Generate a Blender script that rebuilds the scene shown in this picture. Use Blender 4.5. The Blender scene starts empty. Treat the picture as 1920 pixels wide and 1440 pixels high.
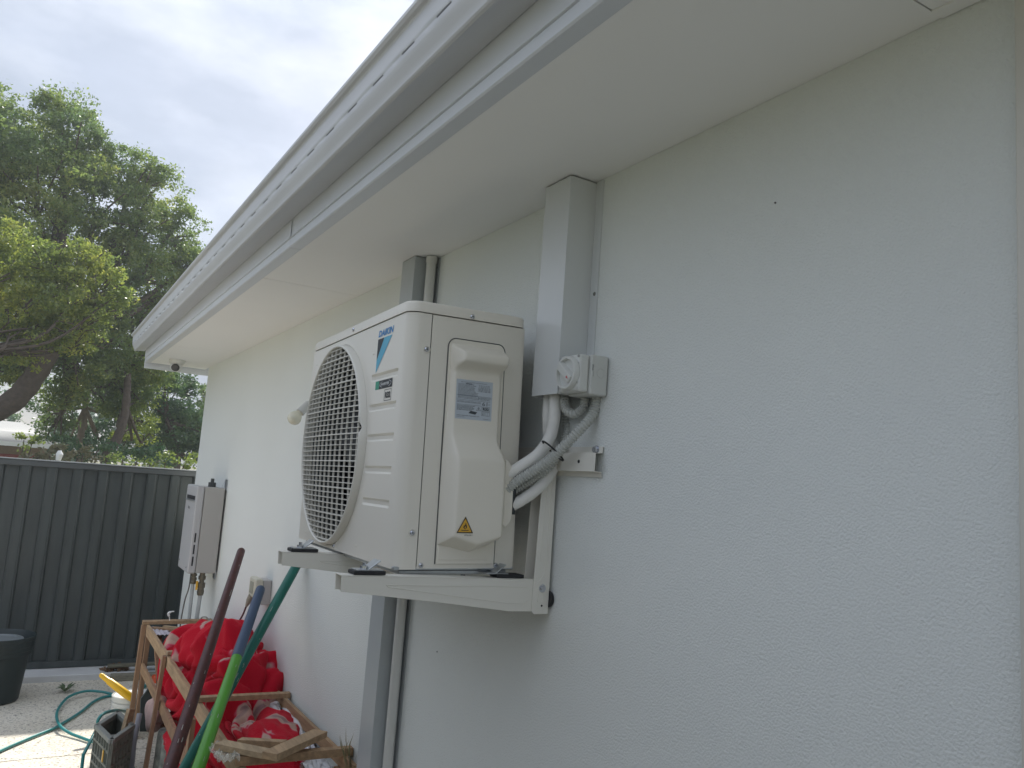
import bpy, bmesh, math, random
import numpy as np
from mathutils import Vector, Matrix, noise, Euler
random.seed(7); rng = np.random.default_rng(11)
R = math.radians
SC = bpy.context.scene
COL = SC.collection

# ---------------------------------------------------------------- camera
CAM_POS = Vector((-1.12, 0.0, 1.63))
ROWS = ((0.8549560, -0.5137268, 0.0716587), (-0.1271341, -0.0736048, 0.9891508), (0.5028789, 0.8547907, 0.1282411))
FOC = 1502.58                                   # focal length in pixels of the 1920 wide photograph
cam_data = bpy.data.cameras.new('camera'); cam = bpy.data.objects.new('camera', cam_data); COL.objects.link(cam)
m = Matrix.Identity(4)
for i in range(3):
    m[i][0] = ROWS[0][i]; m[i][1] = ROWS[1][i]; m[i][2] = -ROWS[2][i]; m[i][3] = CAM_POS[i]
cam.matrix_world = m
cam_data.sensor_width = 36; cam_data.lens = FOC / 1920 * 36
cam_data.clip_start = 0.05; cam_data.clip_end = 2000
SC.camera = cam

# ---------------------------------------------------------------- sky, sun, exposure
SUN_EL, SUN_AZ = R(46), R(20.5)                   # azimuth from +y towards +x
world = bpy.data.worlds.new('World'); SC.world = world; world.use_nodes = True
wt = world.node_tree; wt.nodes.clear()
def wn(t, **k):
    n = wt.nodes.new(t)
    for a, b in k.items(): setattr(n, a, b)
    return n
sky = wn('ShaderNodeTexSky', sky_type='NISHITA', sun_disc=False, sun_elevation=SUN_EL, sun_rotation=SUN_AZ, air_density=1.0, dust_density=1.5)
tc = wn('ShaderNodeTexCoord'); mp = wn('ShaderNodeMapping'); mp.inputs['Scale'].default_value = (1.0, 1.0, 2.2)
mp.inputs['Location'].default_value = (0.35, 0.1, 0.0)
nz = wn('ShaderNodeTexNoise'); nz.inputs['Scale'].default_value = 2.3; nz.inputs['Detail'].default_value = 7; nz.inputs['Roughness'].default_value = 0.55
cr = wn('ShaderNodeValToRGB'); cr.color_ramp.elements[0].position = 0.33; cr.color_ramp.elements[0].color = (0.55,)*3 + (1,)
cr.color_ramp.elements[1].position = 0.62; cr.color_ramp.elements[1].color = (1,)*3 + (1,)
nz2 = wn('ShaderNodeTexNoise'); nz2.inputs['Scale'].default_value = 3.6; nz2.inputs['Detail'].default_value = 6
cr2 = wn('ShaderNodeValToRGB'); cr2.color_ramp.elements[0].position = 0.38; cr2.color_ramp.elements[0].color = (2.9, 3.3, 4.05, 1)
cr2.color_ramp.elements[1].position = 0.66; cr2.color_ramp.elements[1].color = (5.75, 6.0, 6.55, 1)
mx = wn('ShaderNodeMix', data_type='RGBA'); bg = wn('ShaderNodeBackground'); bg.inputs['Strength'].default_value = 0.1
out = wn('ShaderNodeOutputWorld'); L = wt.links.new
L(tc.outputs['Generated'], mp.inputs['Vector']); L(mp.outputs[0], nz.inputs['Vector']); L(mp.outputs[0], nz2.inputs['Vector'])
L(nz.outputs['Fac'], cr.inputs[0]); L(nz2.outputs['Fac'], cr2.inputs[0])
# overcast brightness rises steadily from horizon to zenith
sx = wn('ShaderNodeSeparateXYZ'); mr = wn('ShaderNodeMapRange'); mr.inputs['From Min'].default_value = 0.0; mr.inputs['From Max'].default_value = 1.0; mr.inputs['To Min'].default_value = 0.78; mr.inputs['To Max'].default_value = 2.15
mu = wn('ShaderNodeVectorMath', operation='SCALE'); L(tc.outputs['Generated'], sx.inputs[0]); L(sx.outputs['Z'], mr.inputs['Value']); L(cr2.outputs[0], mu.inputs[0]); L(mr.outputs[0], mu.inputs['Scale'])
L(cr.outputs[0], mx.inputs[0]); L(sky.outputs[0], mx.inputs[6]); L(mu.outputs[0], mx.inputs[7])
L(mx.outputs[2], bg.inputs[0]); L(bg.outputs[0], out.inputs[0])
sun_data = bpy.data.lights.new('sun', 'SUN'); sun_data.energy = 5.0; sun_data.angle = R(1.6); sun_data.color = (1.0, 0.95, 0.87)
sun = bpy.data.objects.new('sun', sun_data); COL.objects.link(sun); sun.location = (3, 8, 12)
sdir = Vector((math.sin(SUN_AZ)*math.cos(SUN_EL), math.cos(SUN_AZ)*math.cos(SUN_EL), math.sin(SUN_EL)))
sun.rotation_euler = sdir.to_track_quat('Z', 'Y').to_euler()
vs = SC.view_settings; vs.view_transform = 'Standard'; vs.look = 'None'; vs.exposure = 0.46; vs.gamma = 1; vs.use_curve_mapping = False

# ---------------------------------------------------------------- helpers
def ray(u, v):
    a, b = (u-960)/FOC, -(v-720)/FOC
    return Vector([ROWS[0][i]*a + ROWS[1][i]*b + ROWS[2][i] for i in range(3)])
def at(u, v, ax, val):
    """the point of the plane (axis ax = val) that the photograph shows at pixel u, v"""
    d = ray(u, v); return CAM_POS + d * ((val - CAM_POS[ax]) / d[ax])

def mat(name, col, rough=0.5, metal=0.0, spec=0.5, noise_amt=0.0, nscale=8.0, bump=0.0, bscale=200.0, col2=None, bdetail=3, sheen=0.0, stretch=None, coat=0.0, nrough=0.6):
    mt = bpy.data.materials.new(name); mt.use_nodes = True; t = mt.node_tree; b = t.nodes['Principled BSDF']
    b.inputs['Base Color'].default_value = (*col, 1); b.inputs['Roughness'].default_value = rough; b.inputs['Metallic'].default_value = metal
    b.inputs['Specular IOR Level'].default_value = spec; b.inputs['Sheen Weight'].default_value = sheen; b.inputs['Coat Weight'].default_value = coat
    co = t.nodes.new('ShaderNodeTexCoord'); mpn = t.nodes.new('ShaderNodeMapping'); t.links.new(co.outputs['Object'], mpn.inputs[0])
    if stretch: mpn.inputs['Scale'].default_value = stretch
    if noise_amt or col2:
        n = t.nodes.new('ShaderNodeTexNoise'); n.inputs['Scale'].default_value = nscale; n.inputs['Detail'].default_value = 6; n.inputs['Roughness'].default_value = nrough
        t.links.new(mpn.outputs[0], n.inputs['Vector'])
        r = t.nodes.new('ShaderNodeValToRGB'); r.color_ramp.elements[0].position = 0.3; r.color_ramp.elements[1].position = 0.7
        c2 = col2 or tuple(c*(1-noise_amt) for c in col)
        r.color_ramp.elements[0].color = (*c2, 1); r.color_ramp.elements[1].color = (*col, 1)
        t.links.new(n.outputs['Fac'], r.inputs[0]); t.links.new(r.outputs[0], b.inputs['Base Color'])
    if bump:
        n = t.nodes.new('ShaderNodeTexNoise'); n.inputs['Scale'].default_value = bscale; n.inputs['Detail'].default_value = bdetail
        t.links.new(mpn.outputs[0], n.inputs['Vector'])
        bp = t.nodes.new('ShaderNodeBump'); bp.inputs['Strength'].default_value = 1.0; bp.inputs['Distance'].default_value = bump
        t.links.new(n.outputs['Fac'], bp.inputs['Height']); t.links.new(bp.outputs[0], b.inputs['Normal'])
    return mt

class MB:
    """collects shapes, links them as one mesh object"""
    def __init__(s): s.v = []; s.f = []; s.mi = []; s.cur = 0
    def add(s, vs, fs):
        o = len(s.v); s.v += [tuple(p) for p in vs]
        for f in fs: s.f.append(tuple(i+o for i in f)); s.mi.append(s.cur)
        return s
    def box(s, a, b):
        x0, y0, z0 = [min(a[i], b[i]) for i in range(3)]; x1, y1, z1 = [max(a[i], b[i]) for i in range(3)]
        return s.add([(x0,y0,z0),(x1,y0,z0),(x1,y1,z0),(x0,y1,z0),(x0,y0,z1),(x1,y0,z1),(x1,y1,z1),(x0,y1,z1)],
                     [(0,3,2,1),(4,5,6,7),(0,1,5,4),(1,2,6,5),(2,3,7,6),(3,0,4,7)])
    def beam(s, p, q, w, h, up=(0,0,1), jitter=0.0):
        p = Vector(p); q = Vector(q); d = (q-p).normalized(); r = d.cross(Vector(up)).normalized(); u = r.cross(d)
        vs = []
        for c in (p, q):
            for sx, sz in ((-1,-1),(1,-1),(1,1),(-1,1)):
                vs.append(c + r*sx*w/2 + u*sz*h/2 + Vector([random.uniform(-jitter, jitter) for _ in range(3)]))
        return s.add(vs, [(0,1,2,3),(7,6,5,4),(0,4,5,1),(1,5,6,2),(2,6,7,3),(3,7,4,0)])
    def tube(s, pts, rad, n=12, caps=True):
        pts = [Vector(p) for p in pts]; N = len(pts)
        rads = rad if hasattr(rad, '__len__') else [rad]*N
        T = []
        for i in range(N):
            a = pts[max(i-1, 0)]; b = pts[min(i+1, N-1)]; T.append((b-a).normalized() if (b-a).length > 1e-9 else (T[-1] if T else Vector((0,0,1))))
        nrm = T[0].orthogonal().normalized(); vs = []
        for i in range(N):
            nrm = (nrm - T[i]*nrm.dot(T[i])).normalized(); bi = T[i].cross(nrm)
            for k in range(n):
                a = 2*math.pi*k/n; vs.append(pts[i] + (nrm*math.cos(a) + bi*math.sin(a))*rads[i])
        fs = [(i*n+k, i*n+(k+1)%n, (i+1)*n+(k+1)%n, (i+1)*n+k) for i in range(N-1) for k in range(n)]
        if caps: fs += [tuple(range(n-1, -1, -1)), tuple((N-1)*n+k for k in range(n))]
        return s.add(vs, fs)
    def prism(s, prof, axis, a, b, closed=True):
        """profile of 2D points extruded along an axis from a to b"""
        ax = [i for i in range(3) if i != axis]; vs = []
        for val in (a, b):
            for p in prof:
                v = [0,0,0]; v[ax[0]] = p[0]; v[ax[1]] = p[1]; v[axis] = val; vs.append(v)
        n = len(prof); fs = [(i, (i+1) % n, n+(i+1) % n, n+i) for i in range(n if closed else n-1)]
        if closed: fs += [tuple(range(n-1, -1, -1)), tuple(range(n, 2*n))]
        return s.add(vs, fs)
    def disc(s, c, nrm, r, t, n=24, r2=None):
        c = Vector(c); nrm = Vector(nrm).normalized(); return s.tube([c, c+nrm*t], [r, r2 if r2 is not None else r], n)
    def grid(s, P):
        h = len(P); w = len(P[0])
        return s.add([p for row in P for p in row], [(i*w+j, i*w+j+1, (i+1)*w+j+1, (i+1)*w+j) for i in range(h-1) for j in range(w-1)])
    def build(s, name, mt, parent=None, loc=None, local=False, bevel=0.0, smooth=True, solid=0.0, ang=35, seg=2, kind=None, fixn=True):
        me = bpy.data.meshes.new(name); o = bpy.data.objects.new(name, me); COL.objects.link(o)
        vv = s.v
        if not local:
            if parent is not None:
                inv = WORLD[parent.name].inverted(); vv = [tuple(inv @ Vector(p)) for p in vv]
            elif loc is not None: vv = [tuple(Vector(p)-Vector(loc)) for p in vv]
        me.from_pydata(vv, [], s.f)
        if fixn:
            bm = bmesh.new(); bm.from_mesh(me); bmesh.ops.recalc_face_normals(bm, faces=bm.faces); bm.to_mesh(me); bm.free()
        for mm in (mt if isinstance(mt, (list, tuple)) else [mt]): me.materials.append(mm)
        if isinstance(mt, (list, tuple)) and len(s.mi) == len(me.polygons): me.polygons.foreach_set('material_index', s.mi)
        if smooth: me.shade_smooth(); me.set_sharp_from_angle(angle=R(ang))
        if parent is not None: o.parent = parent; WORLD[o.name] = WORLD[parent.name].copy()
        else:
            if loc is not None: o.location = loc
            WORLD[o.name] = Matrix.Translation(loc if loc is not None else (0,0,0))
        if solid: md = o.modifiers.new('thickness', 'SOLIDIFY'); md.thickness = solid; md.offset = 0
        if bevel: md = o.modifiers.new('edge', 'BEVEL'); md.width = bevel; md.segments = seg; md.limit_method = 'ANGLE'; md.angle_limit = R(40); md.harden_normals = True
        if kind: o['kind'] = kind
        return o
WORLD = {}
def tag(o, label, cat, group=None):
    o['label'] = label; o['category'] = cat
    if group: o['group'] = group
    return o
def empty(name, loc, label, cat, group=None, rot=None):
    o = bpy.data.objects.new(name, None); o.empty_display_size = 0.1; COL.objects.link(o); o.location = loc
    mw = Matrix.Translation(loc)
    if rot is not None: o.rotation_mode = 'XYZ'; o.rotation_euler = rot.to_euler(); mw = mw @ rot.to_4x4()
    WORLD[o.name] = mw
    return tag(o, label, cat, group)
def inst(src, parent, loc=(0,0,0), rot=None, name=None):
    o = src.copy(); COL.objects.link(o); o.parent = parent; o.location = loc
    if rot is not None: o.rotation_euler = rot
    WORLD[o.name] = WORLD[parent.name].copy(); return o
def text(mb, body, size, org, xd, yd, shear=0.0, bold=0.0, fit=None):
    cu = bpy.data.curves.new('txt', 'FONT'); cu.body = body; cu.size = size; cu.shear = shear; cu.offset = bold; cu.resolution_u = 3
    o = bpy.data.objects.new('txt', cu); COL.objects.link(o); dg = bpy.context.evaluated_depsgraph_get()
    me = bpy.data.meshes.new_from_object(o.evaluated_get(dg)); org = Vector(org); xd = Vector(xd); yd = Vector(yd)
    co = [v.co.copy() for v in me.vertices]
    if fit and co:
        x0 = min(c.x for c in co); x1 = max(c.x for c in co); y0 = min(c.y for c in co); y1 = max(c.y for c in co)
        for c in co: c.x = (c.x-x0)/(x1-x0)*fit[0]; c.y = (c.y-y0)/(y1-y0)*fit[1]
    mb.add([org + xd*c.x + yd*c.y for c in co], [tuple(p.vertices) for p in me.polygons])
    bpy.data.objects.remove(o); bpy.data.meshes.remove(me); bpy.data.curves.remove(cu)
def smooth_path(pts, n=10):
    pts = [Vector(p) for p in pts]; P = [2*pts[0]-pts[1]] + pts + [2*pts[-1]-pts[-2]]; o = []
    for i in range(1, len(P)-2):
        for k in range(n):
            t = k/n; a, b, c, d = P[i-1], P[i], P[i+1], P[i+2]
            o.append(0.5*((2*b) + (c-a)*t + (2*a-5*b+4*c-d)*t*t + (3*b-a-3*c+d)*t*t*t))
    o.append(pts[-1]); return o

# ---------------------------------------------------------------- materials
M_wall = mat('white_render', (0.80, 0.825, 0.80), 0.85, spec=0.2, noise_amt=0.05, nscale=1.1, bump=0.0030, bscale=230, bdetail=4)
M_soffit = mat('soffit_paint', (0.88, 0.88, 0.865), 0.75, spec=0.25, noise_amt=0.02, nscale=2)
M_fascia = mat('fascia_paint', (0.62, 0.65, 0.69), 0.35, noise_amt=0.03, nscale=5)
M_gutter = mat('gutter_paint', (0.54, 0.56, 0.59), 0.38, noise_amt=0.08, nscale=7, stretch=(3, 0.4, 3))
M_tile = mat('roof_sheet_grey', (0.16, 0.17, 0.18), 0.5)
M_ac = mat('ivory_powder_coat', (0.78, 0.745, 0.66), 0.34, noise_amt=0.015, nscale=3, bump=0.00012, bscale=900)
M_acp = mat('ivory_plastic', (0.78, 0.74, 0.645), 0.42, noise_amt=0.015, nscale=4)
M_grille = mat('ivory_grille_plastic', (0.70, 0.68, 0.61), 0.4)
M_dark = mat('dark_interior', (0.035, 0.042, 0.045), 0.7)
M_fin = mat('coil_fins', (0.03, 0.034, 0.034), 0.6, metal=0.0, noise_amt=0.5, nscale=400, stretch=(1, 1, 0.02))
M_fan = mat('fan_grey_plastic', (0.045, 0.05, 0.05), 0.5)
M_galv = mat('galvanised_steel', (0.55, 0.58, 0.60), 0.32, metal=0.85, noise_amt=0.25, nscale=30)
M_screw = mat('zinc_screw', (0.60, 0.62, 0.66), 0.25, metal=0.9)
M_rubber = mat('black_rubber', (0.015, 0.016, 0.018), 0.6)
M_brack = mat('bracket_powder_coat', (0.75, 0.73, 0.66), 0.4, noise_amt=0.02, nscale=9)
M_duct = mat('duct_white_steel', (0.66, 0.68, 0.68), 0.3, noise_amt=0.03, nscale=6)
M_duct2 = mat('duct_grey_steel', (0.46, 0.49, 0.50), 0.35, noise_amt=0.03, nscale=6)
M_pvc = mat('white_pvc', (0.66, 0.66, 0.63), 0.35, noise_amt=0.03, nscale=12)
M_sw = mat('switch_grey_plastic', (0.60, 0.61, 0.58), 0.4)
M_swring = mat('switch_ring', (0.66, 0.67, 0.64), 0.35)
M_insul = mat('pipe_insulation_white', (0.82, 0.81, 0.77), 0.65, noise_amt=0.10, nscale=22, bump=0.0006, bscale=120)
M_corr = mat('corrugated_conduit_grey', (0.50, 0.51, 0.48), 0.45)
M_copper = mat('copper', (0.62, 0.30, 0.18), 0.35, metal=0.8)
M_black = mat('black_print', (0.03, 0.035, 0.04), 0.6)
M_grey_print = mat('grey_print', (0.05, 0.06, 0.07), 0.6)
M_blue = mat('logo_blue', (0.035, 0.24, 0.55), 0.5)
M_cyan = mat('logo_light_blue', (0.09, 0.42, 0.60), 0.5)
M_green = mat('badge_green', (0.02, 0.30, 0.19), 0.5)
M_label = mat('silver_label', (0.50, 0.55, 0.60), 0.4)
M_yellow = mat('warning_yellow', (0.75, 0.42, 0.04), 0.5)
M_red = mat('red_mark', (0.55, 0.03, 0.03), 0.5)

# ---------------------------------------------------------------- ground and paving
def aggregate():
    mt = bpy.data.materials.new('exposed_aggregate'); mt.use_nodes = True; t = mt.node_tree; b = t.nodes['Principled BSDF']; b.inputs['Roughness'].default_value = 0.85
    b.inputs['Specular IOR Level'].default_value = 0.2
    co = t.nodes.new('ShaderNodeTexCoord')
    v = t.nodes.new('ShaderNodeTexVoronoi'); v.inputs['Scale'].default_value = 110; t.links.new(co.outputs['Object'], v.inputs['Vector'])
    sp = t.nodes.new('ShaderNodeSeparateColor'); t.links.new(v.outputs['Color'], sp.inputs[0])
    r = t.nodes.new('ShaderNodeValToRGB'); e = r.color_ramp.elements; r.color_ramp.interpolation = 'CONSTANT'
    e[0].position = 0; e[0].color = (0.30, 0.285, 0.25, 1); e[1].position = 0.07; e[1].color = (0.62, 0.58, 0.50, 1)
    for p, c in ((0.3, (0.68, 0.64, 0.55)), (0.55, (0.62, 0.58, 0.49)), (0.78, (0.72, 0.68, 0.60)), (0.93, (0.45, 0.41, 0.35))):
        k = e.new(p); k.color = (*c, 1)
    t.links.new(sp.outputs[0], r.inputs[0])
    n = t.nodes.new('ShaderNodeTexNoise'); n.inputs['Scale'].default_value = 1.6; n.inputs['Detail'].default_value = 6; t.links.new(co.outputs['Object'], n.inputs['Vector'])
    mxx = t.nodes.new('ShaderNodeMix'); mxx.data_type = 'RGBA'; mxx.blend_type = 'MULTIPLY'; mxx.inputs[0].default_value = 0.5
    r2 = t.nodes.new('ShaderNodeValToRGB'); r2.color_ramp.elements[0].position = 0.35; r2.color_ramp.elements[0].color = (0.80, 0.78, 0.74, 1); r2.color_ramp.elements[1].position = 0.6
    t.links.new(n.outputs['Fac'], r2.inputs[0]); t.links.new(r.outputs[0], mxx.inputs[6]); t.links.new(r2.outputs[0], mxx.inputs[7]); t.links.new(mxx.outputs[2], b.inputs['Base Color'])
    bp = t.nodes.new('ShaderNodeBump'); bp.inputs['Distance'].default_value = 0.003; t.links.new(v.outputs['Distance'], bp.inputs['Height']); t.links.new(bp.outputs[0], b.inputs['Normal'])
    return mt
M_agg = aggregate()
M_earth = mat('garden_earth', (0.16, 0.14, 0.09), 0.95, noise_amt=0.5, nscale=1.2, col2=(0.08, 0.10, 0.04))
MB().add([(-300,-200,-0.06),(300,-200,-0.06),(300,500,-0.06),(-300,500,-0.06)], [(0,1,2,3)]).build('ground', M_earth, kind='structure')
paving = MB().box((-5.6, -3.2, -0.055), (0.0, 7.02, -0.012)).build('paving', mat('joint_filler', (0.22, 0.20, 0.17), 0.9), kind='structure')
ys = [-3.2, -1.0, 1.2, 3.35, 5.17, 7.0]
for i in range(len(ys)-1):
    for (xa, xb) in ((-5.6, -3.3), (-3.29, 0.0)):
        MB().box((xa+0.004, ys[i]+0.004, -0.012), (xb-0.004, ys[i+1]-0.004, 0.0)).build('paving_slab', M_agg, paving, bevel=0.002)

# ---------------------------------------------------------------- house
house = empty('house', (0, 2, 0), 'white rendered house side with wide eave and grey gutter running away', 'house')
WALL_Y0, WALL_Y1 = -2.5, 6.63
MB().box((0, WALL_Y0, -0.05), (0.2, WALL_Y1, 2.44)).build('wall', M_wall, house)
MB().box((0.2, 6.43, -0.05), (7.5, WALL_Y1, 2.44)).build('wall', M_wall, house)
MB().box((7.3, WALL_Y0, -0.05), (7.5, 6.43, 2.44)).build('wall', M_wall, house)
MB().box((0.2, WALL_Y0, -0.05), (7.3, WALL_Y0+0.2, 2.44)).build('wall', M_wall, house)
SZ = 2.397
prev = WALL_Y0
for yj in (0.675, 3.25, 5.62, 6.80):            # soffit sheets with hairline joints
    MB().box((-0.416, prev+0.0016, SZ), (-0.0005, yj-0.0016, SZ+0.006)).build('soffit_sheet', M_soffit, house); prev = yj
MB().box((-0.03, 0.60, SZ-0.0035), (-0.002, 0.675, SZ-0.0005)).build('joint_strip', M_soffit, house)
# fascia: lower lip, vertical face in three joined lengths
fp = [(-0.406, SZ-0.0006), (-0.407, SZ-0.0022), (-0.4425, SZ-0.0022), (-0.4465, SZ+0.002), (-0.4465, 2.424), (-0.4440, 2.4275), (-0.450, 2.4285), (-0.452, 2.60), (-0.443, 2.60), (-0.436, SZ+0.010), (-0.4175, SZ+0.010), (-0.4175, SZ-0.0006)]
prev = WALL_Y0
for yj in (2.72, 6.815):
    MB().prism(fp, 1, prev+0.001, yj-0.001).build('fascia', M_fascia, house, bevel=0.0015); prev = yj
for yj in (2.72,):
    MB().box((-0.4535, yj-0.022, 2.430), (-0.4520, yj-0.002, 2.483)).build('fascia_joiner', M_fascia, house)
# end trim under the end of the eave
MB().box((-0.445, 6.818, 2.352), (0.35, 6.838, 2.60)).build('barge_trim', M_fascia, house, bevel=0.002)
# quad gutter
gx = [(-0.453, 2.60), (-0.453, 2.490), (-0.505, 2.487), (-0.517, 2.481), (-0.5225, 2.484), (-0.5225, 2.491), (-0.519, 2.497), (-0.523, 2.505), (-0.531, 2.514), (-0.538, 2.522), (-0.5440, 2.5335)]
gx2 = [(-0.5450, 2.5385), (-0.5455, 2.550), (-0.546, 2.588), (-0.5485, 2.592), (-0.556, 2.594), (-0.561, 2.600), (-0.561, 2.608), (-0.555, 2.613), (-0.548, 2.611)]
GY1 = 6.86
gx = gx[:4] + [(-0.5225, 2.4825), (-0.5255, 2.486), (-0.5265, 2.492), (-0.531, 2.502), (-0.5365, 2.5125), (-0.541, 2.5225), (-0.5440, 2.5335)]
g = MB(); edges = []; k = 1.307 - 0.1722*40
while k < GY1:
    if k > WALL_Y0: edges.append((k, k+0.066))
    k += 0.1722
yy_ = [WALL_Y0] + [v_ for e_ in edges for v_ in e_] + [GY1]; pr_ = gx + gx2; n_ = len(pr_)
g.add([(px_, y_, pz_) for y_ in yy_ for px_, pz_ in pr_], [(a_*n_+b_, a_*n_+b_+1, (a_+1)*n_+b_+1, (a_+1)*n_+b_) for a_ in range(len(yy_)-1) for b_ in range(n_-1) if not (a_ % 2 == 1 and b_ == len(gx)-1)])
gut = g.build('gutter', M_gutter, house, solid=0.0014, ang=28)
MB().add([(-0.526, WALL_Y0, 2.492), (-0.526, GY1-0.01, 2.492), (-0.526, GY1-0.01, 2.560), (-0.526, WALL_Y0, 2.560)], [(0,1,2,3)]).build('slot_shade_backing', mat('slot_shade_grey', (0.45, 0.46, 0.48), 0.6), house, solid=0.001)  # sheet added behind the slots, its grey stands in for inner shade
MB().prism(gx + gx2 + [(-0.47, 2.60)], 1, GY1+0.001, GY1+0.004).build('gutter_end_cap', M_gutter, house)
# roof
MB().add([(-0.505, WALL_Y0, 2.600), (-0.505, 6.84, 2.600), (3.65, 6.84, 4.2), (3.65, WALL_Y0, 4.2), (7.9, WALL_Y0, 2.598), (7.9, 6.84, 2.598)], [(0,1,2,3), (3,2,5,4)]).build('roof', M_tile, house, solid=0.03)
MB().add([(0.0, 6.60, 2.44), (7.5, 6.60, 2.44), (3.65, 6.60, 4.12)], [(0,1,2)]).build('gable_wall', M_wall, house, solid=0.1)
MB().add([(0.0, -2.45, 2.44), (7.5, -2.45, 2.44), (3.65, -2.45, 4.12)], [(0,1,2)]).build('gable_wall', M_wall, house, solid=0.1)
# painted frame post at the near end of the wall
fm = mat('cream_frame_paint', (0.64, 0.62, 0.56), 0.4, noise_amt=0.03)
fr = empty('door_frame', (0, 0.5, 0), 'cream painted frame edge standing at the right end of the white wall', 'door frame')
yl = at(1907, 720, 0, -0.022).y
MB().box((-0.022, yl-0.075, 0.0), (-0.002, yl, 2.392)).build('jamb', fm, fr, bevel=0.003)
MB().box((-0.020, yl-0.145, 0.0), (-0.002, yl-0.077, 2.392)).build('architrave', fm, fr, bevel=0.003)
# tiny blemishes on the wall
for k, (u, v, w, h) in enumerate(((1453, 380, 0.0022, 0.010), (819, 1222, 0.0022, 0.003))):
    p = at(u, v, 0, -0.0015)
    MB().disc((0.0005, p.y, p.z), (-1, 0, 0), w, 0.003, 8, w*0.5).build('render_speck', mat('speck_%d' % k, (0.12, 0.11, 0.10), 0.9), house)

# ---------------------------------------------------------------- air conditioner
AC_O = Vector((-0.40117901, 1.685811, 1.43161848))
Ra = Matrix.Rotation(-0.03602321, 3, 'Z') @ Matrix.Rotation(-0.01981515, 3, 'Y') @ Matrix.Rotation(-0.00397162, 3, 'X')
AW, AD, AH = 0.310, 0.827, 0.614
ac = empty('air_conditioner', AC_O, 'ivory outdoor air conditioner unit with round fan grille on a wall bracket', 'air conditioner', rot=Ra)
def loc(u, v, ax, val):
    d = Ra.transposed() @ ray(u, v); c = Ra.transposed() @ (CAM_POS - AC_O)
    return c + d * ((val - c[ax]) / d[ax])
LT = 0.588
# inner carcass: dark shroud, coil and back
inner = MB(); inner.box((0.30, 0.02, 0.01), (0.306, 0.805, 0.58)); inner.box((0.012, 0.806, 0.0), (0.31, 0.812, 0.585))
inner.box((0.02, 0.236, 0.01), (0.295, 0.240, 0.58)); inner.box((0.02, 0.24, 0.572), (0.295, 0.806, 0.576)); inner.box((0.02, 0.24, 0.002), (0.295, 0.806, 0.006))
inner.build('inner_shroud', M_dark, ac, local=True)
MB().box((0.255, 0.245, 0.01), (0.29, 0.80, 0.57)).build('coil', M_fin, ac, local=True)
MB().box((0.004, 0.003, -0.002), (0.308, 0.824, 0.006)).build('base_pan', M_galv, ac, local=True, bevel=0.002)
MB().box((0.020, 0.012, -0.014), (0.295, 0.815, -0.003)).build('base_channel', M_galv, ac, local=True, bevel=0.003)
# front panel with the round opening
GC = (0.525, 0.289); GR = 0.282
fpn = MB(); N = 96; ring = []; rect = []
y0, y1, z0, z1 = 0.238, 0.8235, 0.0, LT-0.002
for i in range(N):
    a = 2*math.pi*i/N; c, s_ = math.cos(a), math.sin(a); ring.append((0, GC[0]+GR*c, GC[1]+GR*s_))
    t = min([((y1-GC[0])/c if c > 0 else (y0-GC[0])/c) if abs(c) > 1e-6 else 9, ((z1-GC[1])/s_ if s_ > 0 else (z0-GC[1])/s_) if abs(s_) > 1e-6 else 9])
    rect.append((0, GC[0]+t*c, GC[1]+t*s_))
for cy, cz in ((y0, z0), (y1, z0), (y1, z1), (y0, z1)):     # snap the nearest border points to the corners
    j = min(range(N), key=lambda i: (rect[i][1]-cy)**2 + (rect[i][2]-cz)**2); rect[j] = (0, cy, cz)
fpn.add(ring + rect, [(i, (i+1) % N, N+(i+1) % N, N+i) for i in range(N)])
rimb = [(0.03, p[1], p[2]) for p in ring]; fpn.add(ring + rimb, [(i, (i+1) % N, N+(i+1) % N, N+i) for i in range(N)])
fpn.build('front_panel', M_ac, ac, local=True, fixn=True, ang=25)
zs = [0.0]; groove = (0.449, 0.372, 0.297, 0.219, 0.141)
for gz in reversed(groove): zs += [gz-0.0095, gz-0.0040, gz+0.0040, gz+0.0095]
zs.append(LT-0.002)
cols = [0.030, 0.050, 0.054, 0.226, 0.238]; rad = 0.030
P = []
for z in zs:
    row = []
    deep = any(abs(z-gz) < 0.0045 for gz in groove)
    for c in reversed(cols): row.append((0.0060 if (deep and 0.052 < c < 0.237) else 0.0, c, z))
    for k in range(1, 9):
        a = k/9*math.pi/2; row.append((rad-rad*math.cos(a), rad-rad*math.sin(a), z))
    row += [(0.030, 0.0, z), (0.0555, 0.0, z), (0.0555, 0.004, z)]
    P.append(row)
MB().grid(P).build('corner_panel', M_ac, ac, local=True, ang=30)
MB().add([(0,0.8235,0), (0,0.8235,LT-.002), (0.31,0.8235,LT-.002), (0.31,0.8235,0)], [(0,1,2,3)]).build('far_side_panel', M_ac, ac, local=True, solid=0.0016)
# right side panel (seam at x = 0.057)
MB().prism([(0.0580, 0.0), (0.298, 0.0), (0.308, 0.005), (0.310, 0.014), (0.310, 0.12), (0.309, 0.12), (0.309, 0.014), (0.298, 0.003), (0.0580, 0.003)], 2, 0.002, LT-0.0025).build('side_panel', M_ac, ac, local=True, ang=40)
MB().box((0.04, 0.005, 0.001), (0.30, 0.010, LT-0.002)).build('side_backing', M_dark, ac, local=True)
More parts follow.
